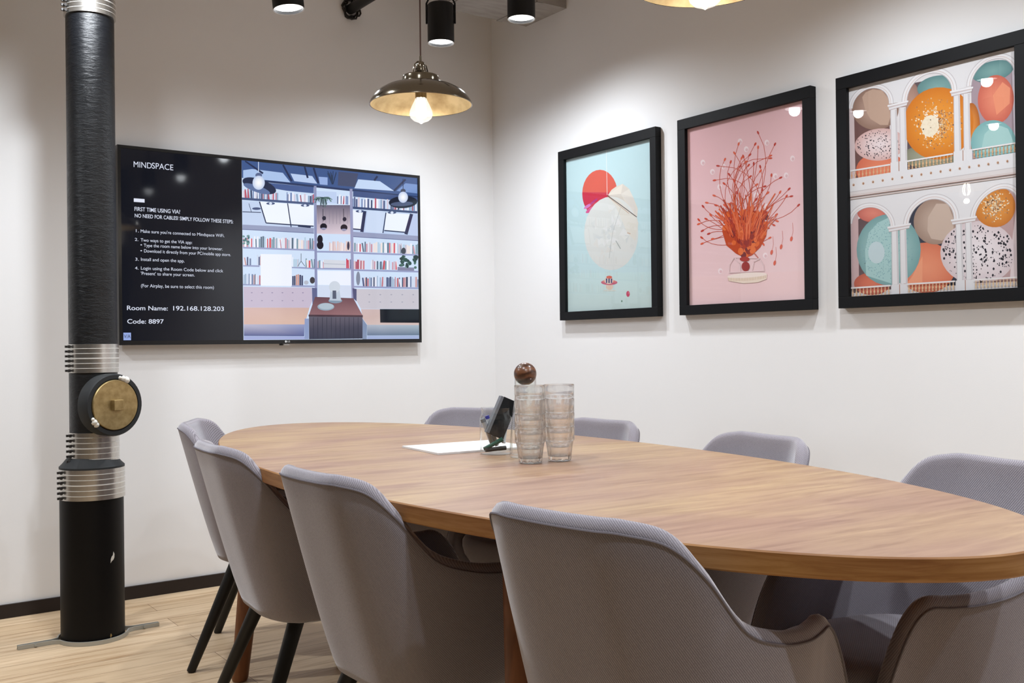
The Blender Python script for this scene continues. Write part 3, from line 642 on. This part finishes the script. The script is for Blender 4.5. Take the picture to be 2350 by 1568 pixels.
    for a in ([(1110, 1210), (1112, 1160), (1140, 1115), (1175, 1150), (1180, 1205)], [(1250, 1200), (1262, 1140), (1300, 1120), (1322, 1160), (1325, 1200)], [(1110, 1210), (1325, 1196)], [(1140, 1115), (1300, 1118)]): A.line(a, 7, (246, 226, 228)); A.line(a, 2, (206, 150, 156))
    A.ell((1205, 1124), 30, 15, (170, 48, 40)); A.ell((1212, 1170), 25, 30, (158, 46, 44)); A.line([(1262, 1085), (1290, 1118)], 6, (200, 110, 100))
    P([(1100, 1236), (1345, 1216), (1342, 1248), (1290, 1268), (1200, 1276), (1112, 1262)], (240, 222, 206)); A.ell((1222, 1226), 122, 17, (246, 230, 222), -.08)
    for k in range(24): x = 1108+k*9.8; A.line([(x, 1242-k*.75+6*math.sin(k/23*PI)), (x, 1260-k*.75+8*math.sin(k/23*PI))], 3.5, (214, 184, 156))
def draw3(A):
    P = A.poly
    P([(140, 378), (1003, 145), (1027, 1392), (158, 1438)], (228, 224, 226))
    P([(148, 470), (345, 400), (355, 830), (150, 850)], (112, 80, 78)); P([(437, 350), (675, 300), (690, 800), (440, 800)], (96, 82, 88)); P([(766, 300), (1003, 250), (1008, 720), (775, 740)], (168, 150, 160))
    P([(142, 470), (165, 440), (176, 830), (150, 845)], (214, 196, 198)); P([(978, 250), (1003, 220), (1008, 700), (996, 700)], (214, 206, 216))
    def egg(c, rx, ry, cc, ce, rot=0): A.ell(c, rx, ry, cc, rot, 32, ce)
    egg((455, 450), 50, 115, (186, 150, 134), (150, 116, 106)); egg((275, 478), 120, 108, (190, 160, 146), (146, 116, 102))
    P([(208, 420), (225, 395), (262, 378), (310, 384), (345, 430), (352, 520), (340, 560), (300, 560), (250, 530), (222, 480)], (194, 164, 146))
    egg((310, 792), 132, 92, (234, 140, 106), (214, 112, 84)); egg((300, 660), 130, 82, (238, 224, 226), (214, 176, 172), -.12)
    random.seed(5)
    for k in range(150):
        a = random.uniform(0, 2*PI); r = math.sqrt(random.random())*.93; x, y = 300+128*r*math.cos(a), 660+78*r*math.sin(a); A.ell((x, y), random.uniform(1.5, 3.6), random.uniform(1.8, 4), (54, 48, 58), 0, 8)
    egg((600, 362), 112, 60, (128, 168, 166), (96, 138, 140), -.15); egg((560, 720), 150, 60, (168, 170, 150), (130, 130, 110)); egg((770, 560), 44, 120, (232, 150, 70), (178, 100, 40))
    egg((600, 548), 178, 188, (240, 160, 60), (212, 122, 34), .5)
    for k in range(760):
        a = random.uniform(0, 2*PI); r = abs(random.gauss(0, .38)); r = min(r, .86); x, y = 590+150*r*math.cos(a), 548+155*r*math.sin(a)
        pal = [(242, 226, 200), (226, 196, 156), (250, 240, 226)] if (x < 600 and r < .6) else [(226, 186, 130), (196, 140, 96), (160, 112, 84), (236, 206, 166)]
        z = A.z; A.ell((x, y), random.uniform(2, 5), random.uniform(2, 5), random.choice(pal), 0, 6); 
    A.ell((556, 562), 44, 56, (244, 232, 208), .2)
    for k in range(60): A.ell((556+random.gauss(0, 26), 562+random.gauss(0, 30)), 5, 5, (240, 226, 200), 0, 6)
    egg((880, 275), 112, 52, (128, 170, 168), (92, 136, 138), -.28); egg((896, 420), 94, 126, (238, 146, 118), (206, 104, 86), .06); P([(880, 400), (930, 330), (970, 360), (968, 440), (900, 500)], (240, 152, 118))
    egg((885, 645), 118, 118, (166, 208, 206), (126, 178, 180)); P([(820, 690), (838, 600), (890, 545), (960, 570), (990, 640), (996, 690)], (170, 210, 208))
    # lower row contents
    P([(155, 1060), (360, 960), (365, 1400), (160, 1420)], (96, 72, 76)); P([(447, 940), (690, 930), (700, 1380), (445, 1390)], (52, 56, 72)); P([(788, 880), (1015, 870), (1025, 1360), (790, 1370)], (190, 160, 160))
    P([(153, 1050), (190, 1000), (196, 1370), (158, 1400)], (206, 176, 178)); P([(988, 1120), (1018, 900), (1026, 1350), (975, 1340)], (226, 210, 212))
    egg((268, 1010), 82, 48, (226, 136, 118), (196, 100, 88)); egg((262, 1372), 92, 58, (220, 116, 86), (190, 88, 64)); egg((540, 1290), 150, 130, (236, 150, 116), (216, 118, 88))
    P([(470, 1330), (520, 1230), (520, 1370), (440, 1370)], (240, 160, 124)); egg((347, 1198), 164, 182, (172, 208, 206), (118, 162, 164))
    P([(232, 1330), (226, 1200), (245, 1110), (290, 1060), (352, 1030), (360, 1370)], (168, 206, 206))
    for k in range(420):
        a = random.uniform(0, 2*PI); r = math.sqrt(random.random())*.9; x, y = 340+150*r*math.cos(a), 1198+165*r*math.sin(a)
        if math.hypot(x-285, y-1210) > 42: A.ell((x, y), 2.2, 2.4, random.choice([(120, 164, 176), (136, 178, 184)]), 0, 6)
    A.ell((284, 1212), 42, 56, (196, 216, 222)); egg((588, 1052), 114, 118, (196, 174, 160), (160, 134, 120), .2)
    P([(545, 1100), (548, 1030), (590, 960), (650, 960), (680, 1040), (680, 1100), (620, 1150), (565, 1140)], (202, 180, 166))
    egg((808, 1212), 196, 164, (240, 234, 238), (218, 202, 206)); egg((893, 972), 108, 108, (232, 158, 76), (202, 122, 50), .3)
    for k in range(260): A.ell((890+random.gauss(0, 30), 968+random.gauss(0, 32)), 4, 4, random.choice([(232, 206, 166), (196, 150, 110), (244, 228, 200), (160, 120, 90)]), 0, 6)
    for k in range(330):
        a = random.uniform(0, 2*PI); r = math.sqrt(random.random())*.95; x, y = 808+194*r*math.cos(a), 1212+160*r*math.sin(a)
        if y < 1072 and x > 800: continue
        q = random.choice([1.8, 2.4, 3, 4, 5.5]); A.ell((x, y), q, q*1.3, (44, 44, 54), 0, 8)
    W_ = (230, 229, 232); S_ = (196, 190, 194); Pk = (222, 206, 204)
    def arch(p, q, apex, k=1.0, n=22):
        mx, my = (p[0]+q[0])/2, (p[1]+q[1])/2; hx, hy = (q[0]-p[0])/2*k, (q[1]-p[1])/2*k; ux, uy = (apex[0]-mx)*k, (apex[1]-my)*k
        return [(mx-hx*math.cos(PI*i/n)+ux*math.sin(PI*i/n), my-hy*math.cos(PI*i/n)+uy*math.sin(PI*i/n)) for i in range(n+1)]
    a1, a2, a3 = ((158, 478), (346, 452), (256, 372)), ((436, 436), (668, 384), (553, 292)), ((768, 350), (992, 290), (882, 212))
    b1, b2, b3 = ((158, 1066), (356, 1082), (262, 980)), ((447, 1070), (682, 1042), (567, 937)), ((790, 1030), (1012, 960), (905, 885))
    def strip(top, arches, right):
        # wall over the arches cut into convex pieces along each arch
        def topy(x): return top[0][1]+(top[1][1]-top[0][1])*(x-top[0][0])/(top[1][0]-top[0][0])
        xs = []
        for a in arches: xs += arch(*a)
        xs = [(top[0][0], xs[0][1])]+xs+[right]
        for i in range(len(xs)-1):
            (x0, y0), (x1, y1) = xs[i], xs[i+1]
            if x1-x0 < .05: continue
            z = A.z; P([(x0, topy(x0)), (x1, topy(x1)), (x1, y1), (x0, y0)], W_); A.z = z
        A.z += A.step
        for a in arches:
            for k_, w_, c_ in ((1.0, 5, S_), (1.05, 9, (238, 236, 238)), (1.09, 4, Pk), (1.15, 10, (238, 237, 240)), (1.22, 3, S_)): A.line(arch(*a, k_), w_, c_)
    strip(((138, 376), (1004, 143)), (a1, a2, a3), (1004, 288)); strip(((150, 905), (1014, 790)), (b1, b2, b3), (1016, 960))
    def cols(sets):
        for (x0, y0, x1, y1) in sets:
            P([(x0, y0), (x0+33, y0-5), (x0+37+(x1-x0), y1-5), (x1, y1)], W_); A.line([(x0+28, y0), (x1+32, y1)], 8, (208, 204, 208)); A.line([(x0+2, y0), (x1+2, y1)], 3, S_)
    cols([(352, 480, 357, 756), (398, 470, 403, 748), (676, 402, 681, 694), (726, 394, 731, 684)]); cols([(360, 1100, 364, 1378), (403, 1096, 408, 1374), (690, 1062, 698, 1358), (740, 1058, 746, 1352)])
    def cap(x0, y0, x1, y1):
        P([(x0, y0), (x1, y1), (x1, y1+9), (x0, y0+9)], (238, 237, 240)); P([(x0+3, y0+9), (x1-3, y1+9), (x1-5, y1+15), (x0+5, y0+15)], (206, 192, 192)); P([(x0+6, y0+15), (x1-6, y1+15), (x1-8, y1+25), (x0+8, y0+25)], W_); A.line([(x0+8, y0+26), (x1-8, y1+26)], 3, (190, 170, 168))
    cap(338, 458, 444, 432); cap(658, 382, 778, 356); cap(340, 1080, 460, 1060); cap(666, 1042, 800, 1022)
    for (x0, y0, x1, y1) in ((354, 752, 440, 738), (678, 692, 775, 677), (360, 1378, 447, 1371), (692, 1356, 792, 1349)): P([(x0, y0), (x1, y1), (x1+1, y1+56), (x0+1, y0+56)], W_); A.line([((x0+x1)/2, (y0+y1)/2), ((x0+x1)/2+1, (y0+y1)/2+54)], 4, (176, 130, 110))
    def rail(x0, y0, x1, y1, col, n, g):
        A.line([(x0, y0), (x1, y1)], 8, (236, 232, 232)); 
        for i in range(n):
            t_ = (i+.5)/n; x, y = x0+(x1-x0)*t_, y0+(y1-y0)*t_
            A.line([(x, y+5), (x, y+g)], 4, col); A.ell((x, y+g*.62), 4.5, 8, col, 0, 10); A.ell((x, y+g), 5, 3, col, 0, 8)
    rail(148, 797, 352, 762, (226, 176, 138), 11, 42); rail(440, 744, 676, 703, (226, 184, 140), 13, 40); rail(777, 682, 1006, 643, (216, 168, 126), 12, 42)
    P([(148, 838), (1008, 692), (1012, 768), (150, 905)], W_); P([(150, 903), (1012, 766), (1013, 800), (151, 930)], (224, 218, 218))
    A.line([(150, 905), (1012, 768)], 3, S_); A.line([(151, 930), (1013, 802)], 4, (160, 128, 120)); A.line([(151, 940), (1014, 812)], 5, (222, 206, 202)); A.line([(151, 922), (1013, 794)], 4, (212, 196, 192))
    for k in range(17): x = 168+k*49.5; y = 868-(x-168)*.1641; A.ell((x, y), 6.5, 7.5, (226, 196, 176), 0, 12); A.ell((x, y), 4.5, 5.5, (150, 106, 80), 0, 12); A.ell((x-1.5, y-2), 1.6, 1.8, (236, 214, 196), 0, 8)
    rail(158, 1394, 360, 1381, (232, 190, 150), 11, 42); rail(446, 1374, 692, 1359, (232, 196, 156), 14, 40); rail(792, 1352, 1027, 1338, (226, 194, 156), 13, 42)
picture(-.600, [(92, 515), (620, 370), (640, 1420), (112, 1452)], draw1, 'smallest-looking black framed print, pale blue with a red disc and white paper, nearest the corner', .80)
picture(-1.399, [(838, 320), (1556, 132), (1595, 1370), (868, 1418)], draw2, 'black framed pink print with an orange flower bursting from a jar, middle of three', 1.02)
picture(-2.177, [(140, 378), (1003, 145), (1027, 1392), (158, 1438)], draw3, 'black framed print of coloured eggs behind white arches, at the right end of the row')

# ------------------------------------------------------------------ pendant lamps
def pendant(x, y, z, label, first=None):
    if first: return dup(first, (x, y, z), None, label)
    t = thing('pendant_lamp', label, 'lamp', (x, y, z), 0, 'pendant lamps over the table')
    prof = [(.150, 0), (.1525, .001), (.1515, .005), (.147, .014), (.138, .027), (.124, .040), (.105, .051), (.082, .059), (.060, .064), (.055, .066), (.0545, .069), (.0545, .082), (.052, .086), (.040, .089), (.022, .092), (.0, .0925)]
    MB().lathe(prof, 72, cap0=False, cap1=False).build('lamp_shade', M['chromebrass'], t, 60)
    MB().lathe([(.1498, .0008), (.1455, .013), (.1365, .0255), (.1225, .0385), (.104, .0493), (.081, .0575), (.059, .0625), (.020, .064)], 72, cap0=False, cap1=True).build('shade_lining', M['shadein'], t, 60)
    MB().lathe([(.017, .02), (.017, .064)], 24).build('bulb_socket', M['chromebrass'], t)
    MB().lathe([(.019, .092), (.020, .098), (.0165, .102), (.0165, .108), (.0135, .112), (.0135, .122), (.0095, .128), (.006, .130)], 32, cap0=False).build('lamp_holder', M['chromebrass'], t)
    mb = MB(); mb.tube([(-.026, 0, .090), (-.024, 0, .105), (-.019, 0, .120), (-.010, 0, .1285), (0, 0, .1305), (.010, 0, .1285), (.019, 0, .120), (.024, 0, .105), (.026, 0, .090)], .0019, 8); mb.build('yoke', M['chromebrass'], t)
    MB().lathe([(.004, .128), (.0035, .146)], 12).build('cord_grip', M['chromebrass'], t)
    MB().tube([(0, 0, .145), (0, 0, ZC-z)], .0024, 8).build('cord', M['cord'], t)
    MB().lathe([(.045, ZC-z-.03), (.05, ZC-z-.002)], 32).build('ceiling_rose', M['chromebrass'], t)
    b = MB().lathe([(.0135, .036), (.0145, .026), (.020, .012), (.028, -.004), (.0335, -.018), (.0345, -.028), (.031, -.038), (.022, -.046), (.010, -.0505), (.003, -.054), (.0, -.0555)], 36, cap0=False, cap1=False).build('bulb', M['bulbglass'], t, 180)
    mb = MB()
    for k in range(6):
        a = k*PI/3; c_, s_ = math.cos(a), math.sin(a)
        mb.tube([(c_*.006, s_*.006, .028), (c_*.013, s_*.013, .012), (c_*.0165, s_*.0165, -.018), (c_*.009, s_*.009, -.034)], .0022, 6)
    mb.build('filament', M['filament'], b)
    ld = bpy.data.lights.new('bulb_light', 'POINT'); ld.energy = 1.3; ld.color = (1, .9, .76); ld.shadow_soft_size = .012
    lo = bpy.data.objects.new('bulb_light', ld); C.objects.link(lo); lo.parent = t; lo.location = (0, 0, -.062)
    return t
pl = pendant(-1.507, -1.805, 1.765, 'brass dome pendant lamp with a lit clear bulb, hanging in full view over the table')
pendant(-1.510, -2.945, 1.783, 'brass pendant lamp cut off by the top edge, only its lit lower rim showing', pl)

# ------------------------------------------------------------------ ceiling spotlights
def spot(x, y, z, tilt, label, gain=1):
    t = thing('spotlight', label, 'spotlight', (x, y, z), 0, 'black cylinder spotlights')
    R_ = .0585; Rm = Matrix.Rotation(tilt, 4, Vector((.812, -.583, 0)).cross(Vector((0, 0, 1)))) if tilt else Matrix.Identity(4)
    def T(ob): ob.matrix_local = Rm; return ob
    body = T(MB().lathe([(R_-.004, .012), (R_-.004, 0), (R_-.001, -.001), (R_, .001), (R_, .165), (R_-.004, .170), (.0, .171)], 48, cap0=False, cap1=False).build('lamp_body', M['blackmetal'], t))
    T(MB().lathe([(R_-.0035, -.0006), (R_-.0008, -.0012), (R_-.0005, .0002)], 48, cap0=False, cap1=False).build('lit_rim_ring', M['steelband'], t))  # rim ring coloured pale for the lens light it reflects
    T(MB().lathe([(.0, .010), (R_-.004, .0105)], 48, cap0=False, cap1=False).build('lens', M['lens'], t))
    mb = MB(); ax = Vector((.812, -.583, 0))
    for s in (-1, 1): mb.tube([ax*s*(R_+.004)+Vector((0, 0, .085)), ax*s*(R_+.004)+Vector((0, 0, .175)), ax*s*(R_-.008)+Vector((0, 0, .198)), Vector((0, 0, .205))], .0045, 8)
    mb.build('bracket', M['blackmetal'], t)
    MB().tube([(0, 0, .203), (0, 0, ZC-z)], .009, 12).build('stem', M['blackmetal'], t)
    ld = bpy.data.lights.new('spot_beam', 'SPOT'); ld.energy = SPOT_W*gain; ld.color = SPOT_COL; ld.shadow_soft_size = .03; ld.spot_size = math.radians(166); ld.spot_blend = 1.0
    lo = bpy.data.objects.new('spot_beam', ld); C.objects.link(lo); lo.parent = t; lo.matrix_local = Rm @ Matrix.Translation((0, 0, -.006))
    return t
SL = ['black cylinder spotlight, leftmost, cut by the top edge and tilted slightly', 'black cylinder spotlight with its bracket visible, lit, right of the pendant cord', 'black cylinder spotlight lit right in front of the grey duct, cut by the top edge',
      'black cylinder spotlight above the middle picture, beyond the top edge', 'black cylinder spotlight above the egg picture, beyond the top edge', 'black cylinder spotlight on the picture wall side, last of its row', 'black cylinder spotlight above the drain pipe, beyond the top edge', 'black cylinder spotlight over the third chair of the left side, beyond the top edge', 'black cylinder spotlight over the second chair of the left side, beyond the top edge', 'black cylinder spotlight over the closest chair, beyond the top edge', 'black cylinder spotlight left of the drain pipe, beyond the left edge', 'black cylinder spotlight behind the closest chair, beyond the frame']
for (x, y, z, tl, _), lab, gn in zip(SPOTS, SL, GAIN): spot(x, y, z, tl, lab, gn)

# ------------------------------------------------------------------ table
TH = .036; TZ = .75
tb = thing('conference_table', 'large oval wooden conference table with rounded wooden legs', 'table', (-1.510, -2.136, 0), -.0577)
def oval(a, b, z, n=128, ex=2.03):
    return [(a*math.copysign(abs(math.cos(q))**(2/ex), math.cos(q)), b*math.copysign(abs(math.sin(q))**(2/ex), math.sin(q)), z) for q in [2*PI*k/n for k in range(n)]]
mb = MB(); a_, b_ = .576, 1.499
rs = [oval(a_-.004, b_-.004, TZ-TH), oval(a_, b_, TZ-TH+.003), oval(a_, b_, TZ-.0025), oval(a_-.0025, b_-.0025, TZ)]
mb.rings(rs, mi=1); mb.m[-1] = 0
top = mb.build('tabletop', [M['tabletop'], M['tableedge']], tb, 30)
for sx in (-1, 1):
    for sy in (-1, 1):
        MB().tube([(sx*.427, sy*.829, 0), (sx*.425, sy*.826, .012), (sx*.371, sy*.751, TZ-TH-.002)], [.022, .026, .042], 28).build('leg', M['tableleg'], tb, 60)
for sy in (-1, 1): MB().box((-.33, sy*.75-.012, .645), (.33, sy*.75+.012, TZ-TH)).build('cross_rail', M['tableleg'], tb, 0)
for sx in (-1, 1): MB().box((sx*.30-.012, -.74, .655), (sx*.30+.012, .74, TZ-TH)).build('side_rail', M['tableleg'], tb, 0)

# ------------------------------------------------------------------ chairs
RIM = [(0, -.318, .801), (.085, -.317, .802), (.132, -.304, .801), (.185, -.267, .786), (.216, -.222, .738), (.229, -.147, .652), (.233, -.059, .617), (.228, .022, .604), (.216, .080, .602), (.206, .122, .602), (.200, .155, .575), (.196, .188, .515), (.190, .222, .425)]
def spline(P, m=7):
    P = [Vector(p) for p in P]; P = [2*P[0]-P[1]]+P+[2*P[-1]-P[-2]]; out = []
    for i in range(1, len(P)-2):
        p0, p1, p2, p3 = P[i-1:i+3]
        for k in range(m):
            t = k/m; out.append(.5*((2*p1)+(-p0+p2)*t+(2*p0-5*p1+4*p2-p3)*t*t+(-p0+3*p1-3*p2+p3)*t**3))
    out.append(P[-2]); return out
def make_chair():
    t = thing('upholstered_chair', '', 'chair')
    full = [(-x, y, z) for x, y, z in RIM[::-1]]+RIM[1:]; R_ = spline(full); n = len(R_); th = .034
    nor = []
    for i in range(n):
        d = R_[min(i+1, n-1)]-R_[max(i-1, 0)]; d.z = 0; d.normalize(); nn = Vector((d.y, -d.x, 0)); nor.append(nn)
    for _ in range(3): nor = [((nor[max(i-1, 0)]+nor[i]*2+nor[min(i+1, n-1)]).normalized()) for i in range(n)]
    rings = []; pipe = []
    for i, r in enumerate(R_):
        nn = nor[i]
        ky = .62 if r.y < 0 else .95
        kx = .90
        b = Vector((r.x*kx, r.y*ky, .345))
        ring = [Vector((b.x*.6, b.y*.6, .336)), Vector((b.x*.88, b.y*.88, .337)), Vector((b.x*.97, b.y*.97, .347)), Vector((b.x*1.01, b.y*1.01, .368))]
        zt = r.z-.020
        for k in range(1, 9):
            t_ = k/8; e = t_**.92; p = Vector((b.x*1.01+(r.x-b.x*1.01)*e, b.y*1.01+(r.y-b.y*1.01)*e, .368+(zt-.368)*t_)); ring.append(p)
        tp = Vector(r)
        ring += [Vector((tp.x, tp.y, r.z-.012))-nn*.002, Vector((tp.x, tp.y, r.z-.003))-nn*.009, Vector((tp.x, tp.y, r.z))-nn*.017, Vector((tp.x, tp.y, r.z-.003))-nn*.027, Vector((tp.x, tp.y, r.z-.012))-nn*.032]
        for k in range(0, 6):
            t_ = k/5; e = t_; p0 = Vector((tp.x, tp.y, r.z-.024))-nn*th; p1 = Vector((b.x*1.0, b.y*1.0, min(.43, r.z-.03)))-nn*th; ring.append(p0.lerp(p1, e))
        rings.append(ring); pipe.append(Vector((tp.x, tp.y, r.z-.019))+nn*.0006)
    mb = MB(); mb.rings(rings); sh = mb.build('shell', M['fabric'], t, 60)
    MB().tube(pipe, .0022, 6).build('piping', M['piping'], sh)
    se = lambda a, b, z, cy=.03: [(a*math.copysign(abs(math.cos(q))**.7, math.cos(q)), cy+b*math.copysign(abs(math.sin(q))**.7, math.sin(q)), z) for q in [2*PI*k/48 for k in range(48)]]
    MB().rings([se(.12, .14, .340, 0), se(.145, .165, .345, .01), se(.155, .180, .362, .01), se(.160, .195, .41), se(.164, .202, .435), se(.164, .202, .452), se(.156, .194, .466), se(.135, .167, .474), se(.08, .10, .478)]).build('seat', M['fabric'], t, 60)
    for sx in (-1, 1):
        MB().tube([(sx*.225, -.255, 0), (sx*.224, -.253, .004), (sx*.150, -.115, .345)], [.0125, .0140, .0215], 20).build('leg', M['blackleg'], t)
        MB().tube([(sx*.215, .225, 0), (sx*.214, .224, .004), (sx*.150, .150, .345)], [.0125, .0140, .0215], 20).build('leg', M['blackleg'], t)
    t['group'] = 'grey upholstered chairs around the table'; return t
CH = [(-1.795, -3.140, -1.444, 'grey woven barrel chair closest to us, back turned, at the near left of the table'),
      (-1.872, -2.460, -1.546, 'grey woven chair, back turned, second nearest on the left side'),
      (-1.834, -1.772, -1.659, 'grey woven chair third from the front on the left side, half over the farthest one'),
      (-1.653, -1.041, -2.091, 'grey woven chair at the far left end of the table, in profile near the pipe'),
      (-1.182, -2.525, 1.397, 'grey chair on the picture wall side, its curved back under the middle picture'),
      (-1.262, -3.198, 1.350, 'grey chair on the picture wall side at the right edge, under the egg picture'),
      (-1.143, -1.868, 1.593, 'grey chair on the picture wall side just right of the stacked glasses'),
      (-1.032, -1.216, 2.232, 'grey chair at the far end by the room corner, behind the glass jar')]
ch0 = make_chair()
for i, (x, y, rz, lab) in enumerate(CH):
    if i == 0: ch0.location = (x, y, 0); ch0.rotation_euler = (0, 0, rz); ch0['label'] = lab
    else: dup(ch0, (x, y, 0), rz, lab)

# ------------------------------------------------------------------ things on the table
def tumbler():
    t = thing('tumbler', '', 'glass', (0, 0, 0), 0, 'stacked glass tumblers')
    H_ = .089
    def fac(a, z):
        if z > .0525 or z < .004: return 1
        q = (a % (PI/5))-PI/10
        return math.cos(PI/10)/math.cos(q)*1.012
    out = [(.026, 0), (.029, .002), (.0295, .006), (.031, .020), (.0335, .038), (.0358, .051), (.0385, .054), (.0392, .057), (.0388, .060), (.0392, .075), (.0396, .087), (.0390, .0888)]
    inn = [(.0375, .0886), (.0368, .078), (.0360, .058), (.0325, .048), (.0295, .034), (.0265, .018), (.024, .0125), (.012, .011), (.0, .0108)]
    mb = MB(); rs = []; n = 80
    for k, (r, z) in enumerate(out+inn):
        rs.append([((r*(fac(a, z) if k < len(out) else 1))*math.cos(a), (r*(fac(a, z) if k < len(out) else 1))*math.sin(a), z) for a in [2*PI*j/n for j in range(n)]])
    mb.rings(rs, cap0=True, cap1=False); o = mb.build('glass', M['glass'], None, 40)
    return o
g0 = tumbler_obj = None
def glass_thing(loc, rz, label, src=[None]):
    if src[0] is None:
        for o in list(bpy.data.objects):
            if o.name == 'tumbler': bpy.data.objects.remove(o)
        o = tumbler()
        for e in list(bpy.data.objects):
            if e.type == 'EMPTY' and e.name.startswith('tumbler'): bpy.data.objects.remove(e)
        o.name = 'tumbler'; o.data.name = 'tumbler'; src[0] = o
        tag(o, label, 'glass', 'stacked glass tumblers')
    else: o = src[0].copy(); C.objects.link(o); o['label'] = label
    o.location = loc; o.rotation_euler = (0, 0, rz)
pos = ['bottom', 'second from the bottom', 'third from the bottom', 'top']
PITCH_G = .0362
for (x, y), side in (((-1.505, -2.325), 'left'), ((-1.419, -2.336), 'right')):
    for k in range(4): glass_thing((x, y, TZ+.0004+k*PITCH_G), .3*k, 'clear faceted tumbler, %s of the %s-hand stack of four' % (pos[k], side))
# carafe with ball stopper
t = thing('carafe', 'clear glass carafe closed with a round wooden ball, behind the stacked glasses', 'carafe', (-1.435, -2.212, TZ+.0004))
out = [(.038, 0), (.0435, .002), (.0445, .006), (.0435, .03), (.0395, .08), (.0345, .125), (.0300, .155), (.0290, .170), (.0290, .2115)]
inn = [(.0272, .2115), (.0272, .169), (.0283, .155), (.0328, .125), (.0378, .08), (.0418, .03), (.0420, .010), (.03, .007), (.0, .0068)]
MB().lathe(out+inn, 56, cap1=False).build('carafe_body', M['jarglass'], t, 180)
MB().lathe([(.0303*math.sin(PI*k/32), -.0303*math.cos(PI*k/32)) for k in range(33)], 56, (0, 0, .2225), cap0=False, cap1=False).build('ball_stopper', M['walnut'], t, 180)
# jar with pens
JX, JY = -1.447, -2.090
t = thing('glass_jar', 'clear glass jar holding a board eraser and markers, next to the paper pad', 'jar', (JX, JY, TZ+.0004))
out = [(.038, 0), (.044, .002), (.0455, .006), (.0455, .095), (.0445, .101), (.0405, .108), (.0400, .112), (.0405, .125), (.0420, .128)]
inn = [(.0405, .1275), (.0385, .124), (.0382, .112), (.0385, .107), (.0430, .100), (.0440, .094), (.0440, .010), (.03, .007), (.0, .0065)]
MB().lathe(out+inn, 56, cap1=False).build('jar_body', M['jarglass'], t, 180)
rgt = Vector((.812, -.583, 0)); fwd = Vector((.583, .812, 0)); upv = Vector((0, 0, 1))
def at(a, b, c): return Vector((JX, JY, TZ))+rgt*a+fwd*b+upv*c
def obj_axes(name, mb, m, parent, p, q, twist=0):
    return mb
def frame(p, d, side):
    d = d.normalized(); side = (side-d*side.dot(d)).normalized(); w_ = d.cross(side)
    return Matrix(((side.x, w_.x, d.x, p.x), (side.y, w_.y, d.y, p.y), (side.z, w_.z, d.z, p.z), (0, 0, 0, 1)))
# eraser leaning in the jar, sticking out to the upper right
e0, e1 = at(-.006, -.002, .050), at(.037, .012, .150)
F_ = frame(e0, e1-e0, fwd*.25+rgt*.97); Ln = (e1-e0).length
er = MB().box((-.019, -.015, 0), (.024, .015, Ln), 0, F_).build('board_eraser', M['eraser'], None, 0, bevel=.001)
tag(er, 'black block board eraser with a grey felt pad, leaning out of the glass jar', 'eraser')
f2 = MB().box((-.027, -.015, .001), (-.0192, .015, Ln-.001), 0, F_).build('felt_pad', M['felt'], er, 0)
def marker(name, a, b, r, m, label, capm=None, caplen=.3):
    d = b-a; t_ = thing(name, label, 'marker', tuple(a), 0, 'markers in the glass jar')
    F2 = frame(Vector((0, 0, 0)), d, Vector((.3, .2, .9))); l_ = d.length
    def cyl(z0, z1, r0, mm, nm):
        mb = MB(); mb.tube([F2 @ Vector((0, 0, z0)), F2 @ Vector((0, 0, z1))], r0, 16); return mb.build(nm, mm, t_, 40)
    cyl(0, l_*(1-caplen), r*.92, m, 'barrel'); cyl(l_*(1-caplen), l_, r, capm or m, 'cap'); return t_
marker('marker', at(-.034, -.008, .014), at(.018, -.012, .042), .0062, M['green'], 'green marker lying low in the jar under the eraser', M['green'], .35)
marker('marker', at(-.030, -.018, .0125), at(.026, .004, .016), .0062, M['blackpl'], 'black marker on the bottom of the glass jar', M['blackpl'], .35)
marker('marker', at(-.010, .022, .022), at(-.038, .002, .098), .0072, M['greypl'], 'white marker with a dark end cap leaning to the left in the jar', M['felt'], .12)
marker('marker', at(.002, .024, .020), at(-.026, .022, .104), .0065, M['greypl'], 'white marker with a blue cap behind the others in the jar', M['bluepl'], .10)
marker('marker', at(.020, -.002, .030), at(.030, .018, .100), .0060, M['greypl'], 'white marker upright behind the eraser in the jar', M['green'], .4)
# paper pad
a0 = Vector((-1.563, -1.768, 0)); b0 = Vector((-1.586, -2.011, 0)); dx_ = Vector((.994, -.080, 0)).normalized()
PL = .30
pd = MB(); zz = TZ+.0003
vs = [b0, b0+dx_*PL, a0+dx_*PL, a0]
for z_ in (zz, zz+.0055):
    pass
pd.rings([[(p.x, p.y, zz) for p in vs], [(p.x, p.y, zz+.0055) for p in vs]])
po = pd.build('paper_pad', M['paper'], None, 0); tag(po, 'white pad of plain paper lying flat on the table behind the glass jar', 'paper')
